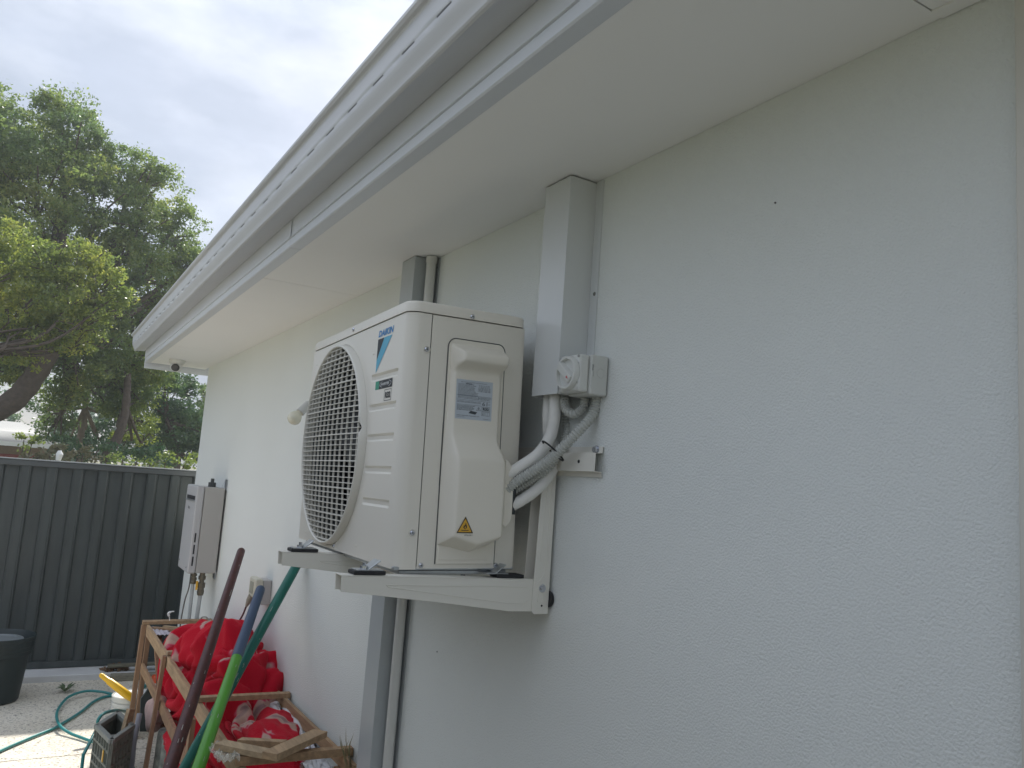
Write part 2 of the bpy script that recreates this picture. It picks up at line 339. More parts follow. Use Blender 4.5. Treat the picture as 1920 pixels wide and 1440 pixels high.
# lid
def rrect(x0, y0, x1, y1, r, n=7):
    pts = []
    for cx, cy, a0 in ((x1-r, y1-r, 0), (x0+r, y1-r, 90), (x0+r, y0+r, 180), (x1-r, y0+r, 270)):
        for k in range(n+1): a = R(a0+90*k/n); pts.append((cx+r*math.cos(a), cy+r*math.sin(a)))
    return pts
lid = MB()
lo = rrect(-0.003, -0.003, AW+0.003, AD, 0.032); n = len(lo)
rows = [(0.0, 0.0, LT), (0.0, 0.0, AH-0.006), (0.0015, 0.0, AH-0.002), (0.006, 0, AH)]
lv = []
cx0, cy0 = AW/2, AD/2
for ins, _, z in rows:
    for p in lo:
        sx = (abs(p[0]-cx0)-ins)/abs(p[0]-cx0) if abs(p[0]-cx0) > 1e-6 else 1; sy = (abs(p[1]-cy0)-ins)/abs(p[1]-cy0) if abs(p[1]-cy0) > 1e-6 else 1
        lv.append((cx0+(p[0]-cx0)*sx, cy0+(p[1]-cy0)*sy, z))
lf = [(r*n+i, r*n+(i+1) % n, (r+1)*n+(i+1) % n, (r+1)*n+i) for r in range(len(rows)-1) for i in range(n)] + [tuple((len(rows)-1)*n+i for i in range(n)), tuple(range(n-1, -1, -1))]
lid.add(lv, lf); lid.build('lid', M_ac, ac, local=True, ang=50)
# grille ring and its bars
rg = MB(); prof = [(0.004, GR-0.001), (-0.016, GR-0.003), (-0.0195, GR-0.005), (-0.0202, GR-0.0075), (-0.0195, GR-0.0095), (-0.015, GR-0.0105), (0.010, GR-0.0110)]
PP = []
for i in range(N+1):
    a = 2*math.pi*i/N; notch = 0.009 if abs(((math.degrees(a)+180) % 360)-180-174) < 1.8 or abs(math.degrees(a)-174) < 1.8 else 0.0
    PP.append([(x+(notch if x < 0 else 0), GC[0]+r*math.cos(a), GC[1]+r*math.sin(a)) for x, r in prof])
rg.grid(PP)
grille = rg.build('fan_grille', M_grille, ac, local=True, ang=60)
RI = GR-0.0105
nb = 38
for i in range(nb):
    dz = (i+0.5)/nb*2*RI - RI; hw = math.sqrt(max(RI*RI-dz*dz, 0))
    wd = 0.0018 if i % 5 else 0.0030
    bow = 0.004*(1-(dz/RI)**2)
    b_ = MB(); pts = []
    K = 6
    for k in range(K+1):
        yy = -hw + 2*hw*k/K; xx = -0.0165 - 0.009*(1-(yy/RI)**2-(dz/RI)**2)
        pts.append((xx, GC[0]+yy, GC[1]+dz))
    vsx = []
    for (xx, yy, zz) in pts: vsx += [(xx, yy, zz-wd/2), (xx, yy, zz+wd/2), (xx+0.0070, yy, zz+wd/2+0.0006), (xx+0.0070, yy, zz-wd/2+0.0006)]
    b_.add(vsx, [(4*k+a, 4*k+(a+1) % 4, 4*k+4+(a+1) % 4, 4*k+4+a) for k in range(K) for a in range(4)] + [(0,1,2,3), (4*K+3, 4*K+2, 4*K+1, 4*K)])
    b_.build('bar', M_grille, grille, local=True, smooth=False)
for i in range(13):
    dy = (i+0.5)/13*2*RI - RI; hh = math.sqrt(max(RI*RI-dy*dy, 0)); K = 6; vsx = []
    for k in range(K+1):
        zz = -hh+2*hh*k/K; xx = -0.0150 - 0.009*(1-(dy/RI)**2-(zz/RI)**2)
        for (ex, ey) in ((0, -0.0011), (0, 0.0011), (0.005, 0.0012), (0.005, -0.0012)): vsx.append((xx+ex, GC[0]+dy+ey, GC[1]+zz))
    MB().add(vsx, [(4*k+a, 4*k+(a+1) % 4, 4*k+4+(a+1) % 4, 4*k+4+a) for k in range(K) for a in range(4)] + [(0,1,2,3), (4*K+3, 4*K+2, 4*K+1, 4*K)]).build('bar', M_grille, grille, local=True, smooth=False)
# bell mouth and fan
bm_ = MB(); PP = []
for i in range(49):
    a = 2*math.pi*i/48; PP.append([(x, GC[0]+r*math.cos(a), GC[1]+r*math.sin(a)) for x, r in ((0.012, GR-0.016), (0.03, GR-0.030), (0.10, GR-0.034))])
bm_.grid(PP); bm_.build('bell_mouth', mat('bell_mouth_grey', (0.05, 0.055, 0.055), 0.5), ac, local=True)
fan = MB(); fan.tube([(0.045, *GC), (0.052, *GC), (0.12, *GC)], [0.035, 0.058, 0.060], 24)
fan = fan.build('fan', M_fan, ac, local=True)
for b in range(3):
    a0 = b*2*math.pi/3 + 0.5; PP = []
    for i in range(9):
        r = 0.055 + (0.245-0.055)*i/8; row = []
        for j in range(9):
            t = j/8-0.5; a = a0 + t*(1.35+0.1*i/8) + 0.35*i/8; row.append((0.085 + 0.055*t + 0.012*math.cos(t*3), GC[0]+r*math.cos(a), GC[1]+r*math.sin(a)))
        PP.append(row)
    MB().grid(PP).build('blade', M_fan, fan, local=True, solid=0.003)
# service cover on the side: a rounded recess outline, handle hood, stepped bulge
seam_pts = [(0.101, 0.012), (0.101, 0.500)] + [(0.121+0.020*math.cos(R(180-a)), 0.515+0.022*math.sin(R(180-a))) for a in range(0, 91, 15)] + [(0.235+0.018*math.cos(R(90-a)), 0.517+0.020*math.sin(R(90-a))) for a in range(0, 91, 15)] + [(0.2535, 0.30), (0.2535, 0.012)]
sm = MB(); sm.tube([(x, -0.0006, z) for x, z in seam_pts], 0.0013, 6); sm.tube([(0.108, -0.0006, 0.020), (0.236, -0.0006, 0.020)], 0.0008, 6)
sm.build('cover_seam', mat('seam_shadow_gap', (0.10, 0.105, 0.10), 0.8), ac, local=True)
MB().prism([(x, z) for x, z in [(p[0]+0.0018 if p[0] < 0.17 else p[0]-0.0018, p[1]-(0.0018 if p[1] > 0.5 else 0)) for p in seam_pts]], 1, -0.0035, -0.0002).build('cover_base_plate', M_acp, ac, local=True, bevel=0.0012)
rowsC = [ # z, dz_mid, depth, xl_base, xl_front, xr_front, xr_base
 (0.5235, 0, 0.0035, 0.108, 0.110, 0.247, 0.249), (0.518, 0, 0.010, 0.107, 0.112, 0.246, 0.250), (0.503, 0, 0.044, 0.107, 0.124, 0.243, 0.251), (0.497, 0, 0.048, 0.107, 0.126, 0.243, 0.252),
 (0.483, 0, 0.048, 0.108, 0.125, 0.242, 0.252), (0.477, 0, 0.043, 0.109, 0.122, 0.240, 0.251), (0.4655, 0, 0.014, 0.110, 0.117, 0.236, 0.248), (0.452, 0, 0.013, 0.110, 0.117, 0.235, 0.246),
 (0.446, 0, 0.0165, 0.110, 0.117, 0.235, 0.246), (0.32, 0, 0.019, 0.105, 0.1165, 0.236, 0.244), (0.303, 0, 0.024, 0.104, 0.117, 0.2335, 0.240), (0.290, 0, 0.030, 0.104, 0.1185, 0.234, 0.242), (0.272, 0, 0.039, 0.103, 0.121, 0.240, 0.254),
 (0.256, 0, 0.047, 0.102, 0.123, 0.245, 0.258), (0.244, 0, 0.050, 0.102, 0.124, 0.247, 0.260), (0.090, -0.012, 0.052, 0.102, 0.1215, 0.245, 0.258), (0.0795, -0.016, 0.052, 0.102, 0.1210, 0.245, 0.257),
 (0.0745, -0.017, 0.048, 0.102, 0.1200, 0.243, 0.254), (0.056, -0.017, 0.004, 0.102, 0.106, 0.228, 0.232)]
PP = []
for z, dm, d, xlb, xlf, xrf, xrb in rowsC:
    row = [(xlb, -0.0025, z)]
    xm = 0.182
    row += [(xlb+(xlf-xlb)*0.75, -0.0025-(d-0.0025)*0.82, z), (xlf+0.001, -d*0.975-0.0001, z), (xlf+0.006, -d, z-0.0*dm), ((xlf+xm)/2, -d, z+dm*0.5), (xm-0.003, -d, z+dm*0.95), (xm, -d, z+dm), (xm+0.003, -d, z+dm*0.95), ((xrf+xm)/2, -d, z+dm*0.5), (xrf-0.006, -d, z), (xrf-0.001, -d*0.975-0.0001, z), (xrb+(xrf-xrb)*0.5, -0.0025-(d-0.0025)*0.7, z), (xrb, -0.0025, z)]
    PP.append(row)
sc_ = MB().grid(PP).build('service_cover', M_acp, ac, local=True, ang=80)
md = sc_.modifiers.new('sub', 'SUBSURF'); md.levels = 2; md.render_levels = 2
MB().box((0.106, -0.0052, 0.0215), (0.233, -0.003, 0.052)).build('cover_foot_panel', M_acp, ac, local=True, bevel=0.001)
ear = [(0.255, 0.105), (0.264, 0.100), (0.277, 0.110), (0.281, 0.125), (0.281, 0.225), (0.277, 0.240), (0.264, 0.256), (0.255, 0.26)]
MB().prism(ear, 1, -0.030, -0.004).build('pipe_port_guard', M_acp, ac, local=True, bevel=0.004)
MB().tube([(0.283, -0.010, 0.235), (0.283, -0.010, 0.13)], 0.014, 10).build('pipe_port_hole', M_dark, ac, local=True)
# thin slot beside the cover
MB().box((0.0995, -0.0012, 0.19), (0.1008, 0.001, 0.335)).build('side_slit', M_dark, ac, local=True)
# screws
scm = MB(); scm.tube([(0, 0, 0.0), (0, 0, 0.0012), (0, 0, 0.003)], [0.0062, 0.0058, 0.0035], 14); scm.cur = 1
scm.box((-0.0028, -0.0006, 0.0028), (0.0028, 0.0006, 0.0032)); scm.box((-0.0006, -0.0028, 0.0027), (0.0006, 0.0028, 0.0033))
screw0 = None
M_scr2 = [M_screw, M_black]
scr_side = [(loc(800,655,1,0)), loc(773,999,1,0), loc(789,1061,1,0), loc(929,1061,1,0), loc(886,594,1,-0.003)]
scr_front = [loc(663,618,0,-0.003), loc(626,1028,0,0)]
for i, p in enumerate(scr_side + scr_front):
    if screw0 is None: o = scm.build('screw', M_scr2, ac, local=True); screw0 = o
    else: o = inst(screw0, ac)
    if i < len(scr_side): o.location = (p.x, p.y-0.0003, max(p.z, 0.009)); o.rotation_euler = (R(90), 0, R(0))
    else: o.location = (p.x-0.0003, p.y, max(p.z, 0.011)); o.rotation_euler = (0, R(-90), 0)
ringm = MB(); PPr = [[(r*math.cos(2*math.pi*i/24), r*math.sin(2*math.pi*i/24), z) for r, z in ((0.0068, 0.0002), (0.0080, 0.0012), (0.0095, 0.0002))] for i in range(25)]
ringm.grid(PPr); rg0 = None
for p in scr_side[:2]:
    if rg0 is None: rg0 = ringm.build('screw_dimple', M_ac, ac, local=True); o = rg0
    else: o = inst(rg0, ac)
    o.location = (p.x, p.y-0.0003, p.z); o.rotation_euler = (R(90), 0, 0)
for (u, v) in ((701, 664), (595, 684), (574, 997), (668, 1023), (600, 1015)):
    p = loc(u, v, 0, 0); MB().disc((p.x-0.0002, p.y, p.z), (-1, 0, 0), 0.0032, 0.0016, 12, 0.002).build('dimple', M_ac, ac, local=True)
# printed marks on the front
XF = Vector((0, -1, 0)); YF = Vector((0, 0, 1))
def F2(u, v, off=0.0006): p = loc(u, v, 0, 0); return Vector((-off, p.y, p.z))
def quad(mb, pts): mb.add(pts, [tuple(range(len(pts)))])
a = F2(710.2, 632.6); w_ = a.y - F2(737, 623).y
tmb = MB(); zb = (a.z + F2(736, 622.5).z)/2 - 0.001
text(tmb, 'DAIKIN', 0.03, (-0.0007, a.y, zb), XF, YF, shear=0.22, bold=0.0011, fit=(w_+0.006, 0.0165)); tmb.build('brand_lettering', M_blue, ac, local=True, smooth=False)
zt = zb-0.005; yL = a.y+0.001; yR = a.y-w_+0.002
tip = F2(705, 699.5)
tb = MB(); quad(tb, [(-0.0007, yL+(yR-yL)*0.46, zt), (-0.0007, yR, zt), (-0.0007, tip.y+0.001, tip.z), (-0.0007, yL+0.0015, zt-0.055)]); tb.build('emblem_blue', M_cyan, ac, local=True, smooth=False)
tb = MB(); quad(tb, [(-0.0007, yL, zt), (-0.0007, yL+(yR-yL)*0.45, zt), (-0.0007, yL+0.0012, zt-0.054)]); tb.build('emblem_black', M_black, ac, local=True, smooth=False)
by0, by1, bz0, bz1 = 0.205, 0.086, 0.418, 0.4395
bz0, bz1 = 0.3935+0.0, 0.4135
q1, q2, q3, q4 = F2(705, 715), F2(736.5, 708), F2(735.5, 724), F2(704, 731)
yb0 = (q1.y+q4.y)/2; yb1 = (q2.y+q3.y)/2; zt1 = 0.4375; zt0 = 0.4165
tb = MB(); quad(tb, [(-0.0007, yb0, zt0), (-0.0007, yb0-0.026, zt0), (-0.0007, yb0-0.026, zt1), (-0.0007, yb0, zt1)]); tb.build('badge_green', M_green, ac, local=True, smooth=False)
tb = MB(); quad(tb, [(-0.0007, yb0-0.0265, zt0), (-0.0007, yb1, zt0), (-0.0007, yb1, zt1), (-0.0007, yb0-0.0265, zt1)]); tb.build('badge_black', M_black, ac, local=True, smooth=False)
tb = MB(); text(tb, 'INVERTER', 0.01, (-0.0011, yb0-0.040, zt0+0.0075), XF, YF, shear=0.2, bold=0.0003, fit=(0.058, 0.0065))
cyb, czb = (yb0-0.0265+yb1)/2, (zt0+zt1)/2
for sgn in (1, -1):
    arc = [(-0.0010, cyb+sgn*0.040*math.cos(R(t)), czb+0.0085*math.sin(R(t))) for t in range(-55, 56, 10)]
    tb.tube(arc, 0.0006, 4)
tb.build('badge_lettering', mat('badge_silver', (0.6, 0.62, 0.62), 0.4), ac, local=True, smooth=False)
zr1 = 0.4125; zr0 = 0.3850; yr0, yr1 = 0.134, 0.086
tb = MB()
for a_, b_ in (((yr0, zr0), (yr1, zr0+0.0012)), ((yr0, zr1-0.0012), (yr1, zr1)), ((yr0, zr0), (yr0-0.0016, zr1)), ((yr1+0.0016, zr0), (yr1, zr1))):
    quad(tb, [(-0.0007, a_[0], a_[1]), (-0.0007, b_[0], a_[1]), (-0.0007, b_[0], b_[1]), (-0.0007, a_[0], b_[1])])
text(tb, 'R32', 0.02, (-0.0008, yr0-0.007, zr0+0.006), XF, YF, bold=0.0010, fit=(0.035, 0.0155)); tb.build('refrigerant_mark', M_black, ac, local=True, smooth=False)
# rating label on the service cover
XS = Vector((1, 0, 0)); YS = Vector((0, 0, 1)); lx0, lx1, lz0, lz1 = 0.1205, 0.2155, 0.3465, 0.4395
def lab_y(z): return -(0.0165 + (0.446-z)/(0.446-0.32)*0.0025) - 0.0009
lb = MB(); quad(lb, [(lx0, lab_y(lz0), lz0), (lx1, lab_y(lz0), lz0), (lx1, lab_y(lz1), lz1), (lx0, lab_y(lz1), lz1)])
plate = lb.build('rating_label', M_label, ac, local=True, solid=0.0003, smooth=False)
pr = MB(); W_ = lx1-lx0; H_ = lz1-lz0
def LP(fx, fz, o=0.0004): z = lz0+fz*H_; return Vector((lx0+fx*W_, lab_y(z)-o, z))
def lrect(fx0, fz0, fx1, fz1): quad(pr, [LP(fx0, fz0), LP(fx1, fz0), LP(fx1, fz1), LP(fx0, fz1)])
def ltext(s, fx, fz, fw, fh, bold=0.0): text(pr, s, 0.01, LP(fx, fz), XS, YS, bold=bold, fit=(fw*W_, fh*H_))
ltext('AIR CONDITIONER OUTDOOR UNIT', 0.12, 0.925, 0.72, 0.025)
for r_ in range(13):
    fz = 0.88-r_*0.030; x = 0.05
    while x < (0.48 if r_ < 7 else 0.56):
        w = random.uniform(0.02, 0.09); lrect(x, fz, min(x+w, 0.6), fz+0.010); x += w+0.012
    if r_ < 6:
        x = 0.62
        while x < 0.92: w = random.uniform(0.02, 0.06); lrect(x, fz, x+w, fz+0.011); x += w+0.02
for fx in (0.60, 0.70, 0.80, 0.93): lrect(fx, 0.72, fx+0.005, 0.83); lrect(fx, 0.50, fx+0.005, 0.60)
lrect(0.02, 0.600, 0.95, 0.606); lrect(0.02, 0.485, 0.95, 0.491); lrect(0.03, 0.365, 0.72, 0.371)
for r_ in range(3):
    x = 0.60
    while x < 0.92: w = random.uniform(0.03, 0.07); lrect(x, 0.52+r_*0.026, x+w, 0.531+r_*0.026); x += w+0.02
ltext('OUTSIDE SOUND POWER LEVEL', 0.04, 0.415, 0.66, 0.048); ltext('61', 0.73, 0.375, 0.14, 0.10); ltext('dB', 0.89, 0.41, 0.06, 0.02)
for r_ in range(5):
    x = 0.04; fz = 0.335-r_*0.027
    while x < 0.50-0.02*r_: w = random.uniform(0.02, 0.08); lrect(x, fz, x+w, fz+0.011); x += w+0.01
def tri_frame(mb, P3, th):
    c = sum(P3, Vector())/3; inn = [p+(c-p)*th for p in P3]; mb.add([*P3, *inn], [(i, (i+1) % 3, 3+(i+1) % 3, 3+i) for i in range(3)])
tri_frame(pr, [LP(0.57, 0.245), LP(0.70, 0.245), LP(0.635, 0.345)], 0.2); lrect(0.628, 0.262, 0.644, 0.31)
for a_ in ((0.72, 0.235, 0.95, 0.243), (0.72, 0.343, 0.95, 0.351), (0.72, 0.235, 0.727, 0.351), (0.943, 0.235, 0.95, 0.351)): lrect(*a_)
ltext('R32', 0.75, 0.26, 0.17, 0.070, bold=0.0006)
quad(pr, [LP(0.36, 0.16), LP(0.55, 0.135), LP(0.60, 0.20), LP(0.42, 0.225)]); 
for a_ in ((0.72, 0.125, 0.80, 0.131), (0.72, 0.215, 0.80, 0.221), (0.72, 0.125, 0.726, 0.221), (0.795, 0.125, 0.80, 0.221), (0.82, 0.125, 0.95, 0.131), (0.82, 0.215, 0.95, 0.221), (0.82, 0.125, 0.826, 0.221), (0.883, 0.125, 0.888, 0.221), (0.944, 0.125, 0.95, 0.221), (0.752, 0.14, 0.768, 0.19)): lrect(*a_)
ltext('DAIKIN INDUSTRIES (THAILAND) LTD.', 0.04, 0.075, 0.62, 0.026, bold=0.0002); ltext('MADE IN THAILAND', 0.04, 0.045, 0.22, 0.016); ltext('3P586966-10', 0.77, 0.03, 0.18, 0.018)
lrect(0.25, 0.895, 0.43, 0.912)
pr.build('label_print', M_grey_print, plate, local=True, smooth=False)
# flammable warning triangle
wc = [Vector((0.1265, -0.0530, 0.0865)), Vector((0.168, -0.0530, 0.0865)), Vector((0.1473, -0.0530, 0.1235))]
wt_ = MB().add([p+Vector((0, 0.0003, 0)) for p in wc], [(0,1,2)]).build('warning_triangle', M_yellow, ac, local=True, smooth=False)
wb = MB(); tri_frame(wb, [p+Vector((0, -0.0004, 0)) for p in wc], 0.17)
def wq(pts): wb.add([(0.1473+x, -0.0535, 0.0865+z) for x, z in pts], [tuple(range(len(pts)))])
wq([(-0.009, 0.0055), (0.009, 0.0055), (0.009, 0.0070), (-0.009, 0.0070)])
wq([(-0.0045, 0.012), (0, 0.0085), (0.0045, 0.012), (0.004, 0.016), (0.001, 0.024), (0.0, 0.018), (-0.0035, 0.0165)])
wb.add([], []); text(wb, '3P706184-1', 0.004, (0.1465, -0.0532, 0.0805), XS, YS, fit=(0.020, 0.0028))
wb.build('warning_print', M_black, wt_, local=True, smooth=False)
wy = MB(); wy.add([(0.1473+x, -0.0538, 0.0865+z) for x, z in ((-0.0018, 0.012), (0, 0.0100), (0.0018, 0.012), (0, 0.0165))], [(0,1,2,3)]); wy.build('flame_centre', M_yellow, wt_, local=True, smooth=False)
# feet brackets
def foot(pos, name_lab=None):
    f = MB(); x, y_, z_ = pos
    f.box((x-0.030, y_-0.020, z_+0.010), (x+0.030, y_+0.020, z_+0.0125)); f.beam((x-0.004, y_, z_+0.012), (x+0.022, y_, z_+0.032), 0.038, 0.003, up=(0, 0, 1))
    return f
for (u, v, side) in ((568, 1030, 2.125), (688, 1074, 1.668)):
    p = Vector((at(u, v, 1, side).x, side, 1.4225))
    ft = foot(p).build('foot_plate', M_galv, ac, bevel=0.001)
    MB().tube([p+Vector((-0.008, 0, 0.012)), p+Vector((-0.008, 0, 0.019))], 0.0085, 6).build('nut', M_screw, ft, smooth=False)
    MB().tube([p+Vector((-0.008, 0, 0.019)), p+Vector((-0.008, 0, 0.026))], 0.0042, 10).build('bolt', M_screw, ft)
p = Vector((at(925, 1078, 1, 1.668).x, 1.668, 1.418)); foot(p).build('foot_plate', M_galv, ac, bevel=0.001)

# ---------------------------------------------------------------- wall bracket
br = empty('wall_bracket', (0, 1.65, 1.34), 'cream steel wall bracket with two arms carrying the air conditioner', 'bracket')
RX = -0.024
rail = [(0.0-0.0015, 1.738), (-0.006, 1.738), (-0.0065, 1.724), (RX-0.001, 1.7225), (RX-0.0015, 1.680), (-0.006, 1.6785), (-0.0055, 1.668), (-0.0015, 1.668), (-0.0015, 1.6695), (-0.004, 1.670), (-0.0045, 1.680), (RX, 1.6815), (RX+0.0005, 1.721), (-0.0045, 1.7225), (-0.0045, 1.7365), (-0.0015, 1.7365)]
MB().prism(rail, 1, 1.4665, 2.42).build('wall_rail', M_brack, br, bevel=0.0008)
MB().disc((RX-0.0012, 1.529, 1.702), (-1, 0, 0), 0.0042, 0.0008, 16).build('rail_hole', M_rubber, br)
bp_ = Vector((-0.006, 1.488, 1.731))
MB().tube([bp_, bp_+Vector((-0.0015, 0, 0))], 0.010, 16).tube([bp_+Vector((-0.0015, 0, 0)), bp_+Vector((-0.009, 0, 0))], 0.0072, 6).build('bolt', M_screw, br, smooth=False)
def arm(y0, near):
    y1 = y0+0.045; t = 0.0022
    leg = MB()
    for yy in (y0, y1-t):
        leg.prism([(-0.010, 1.337), (-0.050, 1.337), (-0.057, 1.345), (-0.056, 1.40), (-0.050, 1.66), (-0.046, 1.70), (-0.026, 1.705), (-0.010, 1.705)], 1, yy, yy+t)
    leg.box((-0.012, y0+t, 1.337), (-0.010, y1-t, 1.705))
    lg = leg.build('leg', M_brack, br, bevel=0.0008)
    zt = 1.4225
    a = MB()
    for yy in (y0+t+0.0006, y1-2*t-0.0006):
        a.prism([(-0.052, 1.343), (-0.115, 1.344), (-0.30, 1.366), (-0.53, 1.3905), (-0.532, zt), (-0.052, 1.4165)], 1, yy, yy+t)
    a.add([(-0.532, y0+t, zt), (-0.532, y1-t, zt), (-0.052, y1-t, 1.4165), (-0.052, y0+t, 1.4165), (-0.532, y0+t, zt+0.002), (-0.532, y1-t, zt+0.002), (-0.052, y1-t, 1.4185), (-0.052, y0+t, 1.4185)], [(0,1,2,3), (4,5,6,7), (0,1,5,4), (1,2,6,5), (2,3,7,6), (3,0,4,7)])
    a.add([(-0.530, y0+2*t, 1.3905), (-0.530, y0+0.014, 1.3905), (-0.30, y0+0.014, 1.366), (-0.30, y0+2*t, 1.366)], [(0,1,2,3)])
    ar = a.build('arm', M_brack, br, bevel=0.0008)
    # pressed ridges
    rd = MB(); yf = y0+t+0.0004
    rd.tube([(-0.43, yf, 1.4045), (-0.10, yf, 1.4005), (-0.072, yf, 1.4000)], 0.0011, 6); rd.tube([(-0.43, yf, 1.4045), (-0.425, yf, 1.4000), (-0.13, yf, 1.3640), (-0.080, yf, 1.3620), (-0.066, yf, 1.3680)], 0.0011, 6)
    rd.build('pressed_ridge', M_brack, ar)
    rd = MB(); yf = y0-0.0002
    rd.tube([(-0.030, yf, 1.68), (-0.022, yf, 1.65), (-0.024, yf, 1.46), (-0.026, yf, 1.432), (-0.042, yf, 1.412), (-0.043, yf, 1.375), (-0.040, yf, 1.365), (-0.030, yf, 1.365), (-0.027, yf, 1.37), (-0.028, yf, 1.385)], 0.0012, 6)
    rd.tube([(-0.030, yf, 1.68), (-0.036, yf, 1.60), (-0.041, yf, 1.46)], 0.0006, 6)
    rd.build('pressed_ridge', M_brack, lg)
    MB().disc((-0.030, y0, 1.397), (0, -1, 0), 0.0095, 0.001, 20).tube([(-0.030, y0-0.001, 1.397), (-0.030, y0-0.006, 1.397)], 0.0058, 6).build('bolt', M_screw, lg, smooth=False)
    MB().disc((-0.029, y0-0.0002, 1.3565), (0, -1, 0), 0.0025, 0.0006, 12).build('hole', M_rubber, lg)
    MB().tube([(-0.0100, y0-0.002, 1.368), (-0.0100, y0+0.03, 1.368)], 0.002, 6).build('pin', M_screw, lg)
    MB().tube([(-0.0015, y0+0.008, 1.371), (-0.0060, y0+0.008, 1.371), (-0.0098, y0+0.008, 1.371)], [0.019, 0.020, 0.019], 24).build('wall_stopper', M_rubber, lg)
    for xx in (at(568 if not near else 688, 1030 if not near else 1074, 1, y0+0.022).x, -0.118):
        zz = 1.4248 if xx < -0.3 else 1.4200
        MB().box((xx-0.036, y0+0.002, zz), (xx+0.036, y0+0.043, zz+0.0085)).build('rubber_pad', M_rubber, ar, bevel=0.002)
arm(1.640, True); arm(2.100, False)

# ---------------------------------------------------------------- cable duct (near), isolator switch, pipes
du = empty('cable_duct', (-0.04, 1.6, 1.857), 'white sheet metal duct running from the eave down behind the air conditioner', 'cable duct')
d = MB(); DX, DY0, DY1, DZ0, DZ1 = -0.080, 1.557, 1.668, 1.857, 2.3935
for a_, b_ in (((DX, DY0, DZ0), (DX+0.0012, DY1, DZ1)), ((DX+0.0012, DY0, DZ0), (-0.001, DY0+0.0012, DZ1)), ((DX+0.0012, DY1-0.0012, DZ0), (-0.001, DY1, DZ1))): d.box(a_, b_)
d.build('duct_body', M_duct, du, bevel=0.001)
MB().box((-0.0025, 1.527, DZ0+0.01), (-0.0006, DY0-0.0005, DZ1)).build('flange', M_duct, du)
MB().box((-0.0025, DY1+0.0005, DZ0+0.01), (-0.0006, DY1+0.03, DZ1)).build('flange', M_duct, du)
p = at(1115, 551, 0, -0.0026); MB().disc((p.x, p.y+0.001, p.z), (-1, 0, 0), 0.0052, 0.0016, 16, 0.004).build('screw', mat('tarnished_screw', (0.22, 0.22, 0.20), 0.6, metal=0.5), du)

sw = empty('isolator_switch', (0, 1.5, 1.9), 'light grey rotary isolator switch beside the lower end of the white duct', 'switch')
SY0, SY1 = 1.4655, 1.5540
MB().box((-0.052, SY0, 1.853), (-0.003, SY1, 1.946)).build('housing', M_sw, sw, bevel=0.005, seg=3)
MB().box((-0.080, SY0+0.006, 1.858), (-0.0525, SY1-0.002, 1.944)).build('cover', M_swring, sw, bevel=0.006, seg=3)
CYk, CZk = 1.5120, 1.9010
kn = MB(); PP = [[(x, CYk+r*math.cos(2*math.pi*i/40), CZk+r*math.sin(2*math.pi*i/40)) for x, r in ((-0.080, 0.0405), (-0.090, 0.0395), (-0.0925, 0.037), (-0.0925, 0.033), (-0.084, 0.0315), (-0.0830, 0.001))] for i in range(41)]
kn.grid(PP); kn.build('dial_ring', M_swring, sw, ang=40)
ang = R(38); dv = Vector((0, math.cos(ang), math.sin(ang))); nv = Vector((0, -math.sin(ang), math.cos(ang)))
kc = Vector((-0.083, CYk, CZk)); hb = MB(); vs_ = []
for xx, l, w in ((0, 0.0315, 0.0120), (-0.012, 0.0305, 0.0095), (-0.0140, 0.0290, 0.0080)):
    for sl, sw_ in ((-1,-1), (1,-1), (1,1), (-1,1)): vs_.append(kc+Vector((xx, 0, 0))+dv*sl*l+nv*sw_*w)
hb.add(vs_, [(4*r+i, 4*r+(i+1) % 4, 4*r+4+(i+1) % 4, 4*r+4+i) for r in range(2) for i in range(4)] + [(8,9,10,11)])
handle = hb.build('handle', M_swring, sw, bevel=0.0015)
e1 = kc+Vector((-0.0144, 0, 0))-dv*0.027
MB().add([e1, e1+dv*0.010+nv*0.0025, e1+dv*0.010-nv*0.0025], [(0,1,2)]).build('pointer_mark', M_red, handle, solid=0.0003, smooth=False)
q_ = MB(); PP = [[(-0.025+r*math.cos(2*math.pi*i/28), SY0-0.0003-h_, 1.905+r*math.sin(2*math.pi*i/28)) for r, h_ in ((0.0098, 0), (0.0105, 0.0008), (0.0112, 0))] for i in range(29)]
q_.grid(PP).build('knockout_ring', M_sw, sw)
tp = MB()
text(tp, 'IP66', 0.008, (-0.0485, SY0-0.0004, 1.922), Vector((0, 0, -1)), Vector((1, 0, 0)), fit=(0.014, 0.004)); 
for k in range(4): 
    text(tp, ('AC22A 240V', 'IEC60947-3', 'AS3133', '20A 500V')[k], 0.004, (-0.0560+k*0.0033, SY0-0.0004+0*k, 1.922-(0.016 if k > 2 else 0)), Vector((0, 0, -1)), Vector((1, 0, 0)), fit=((0.022, 0.020, 0.012, 0.012)[k], 0.0020)) if k >= 2 else None
tp.build('rating_print', M_grey_print, sw, smooth=False)
tp = MB(); text(tp, 'OFF', 0.006, (-0.0810, 1.4738+0.006, 1.9355), Vector((0, -1, 0)), Vector((0, 0, 1)), fit=(0.007, 0.005)); text(tp, 'O', 0.006, (-0.0810, 1.4738+0.004, 1.919), Vector((0, -1, 0)), Vector((0, 0, 1)), fit=(0.004, 0.005)); text(tp, 'I', 0.006, (-0.0810, 1.4738+0.004, 1.875), Vector((0, -1, 0)), Vector((0, 0, 1)), fit=(0.0015, 0.005))
tp.build('dial_print', M_grey_print, sw, smooth=False)
MB().disc((-0.0802, SY0+0.012, 1.9385), (-1, 0, 0), 0.0032, 0.001, 12).build('screw', M_screw, sw)
MB().disc((-0.0802, SY0+0.012, 1.8650), (-1, 0, 0), 0.0034, 0.001, 12).build('screw', M_sw, sw)

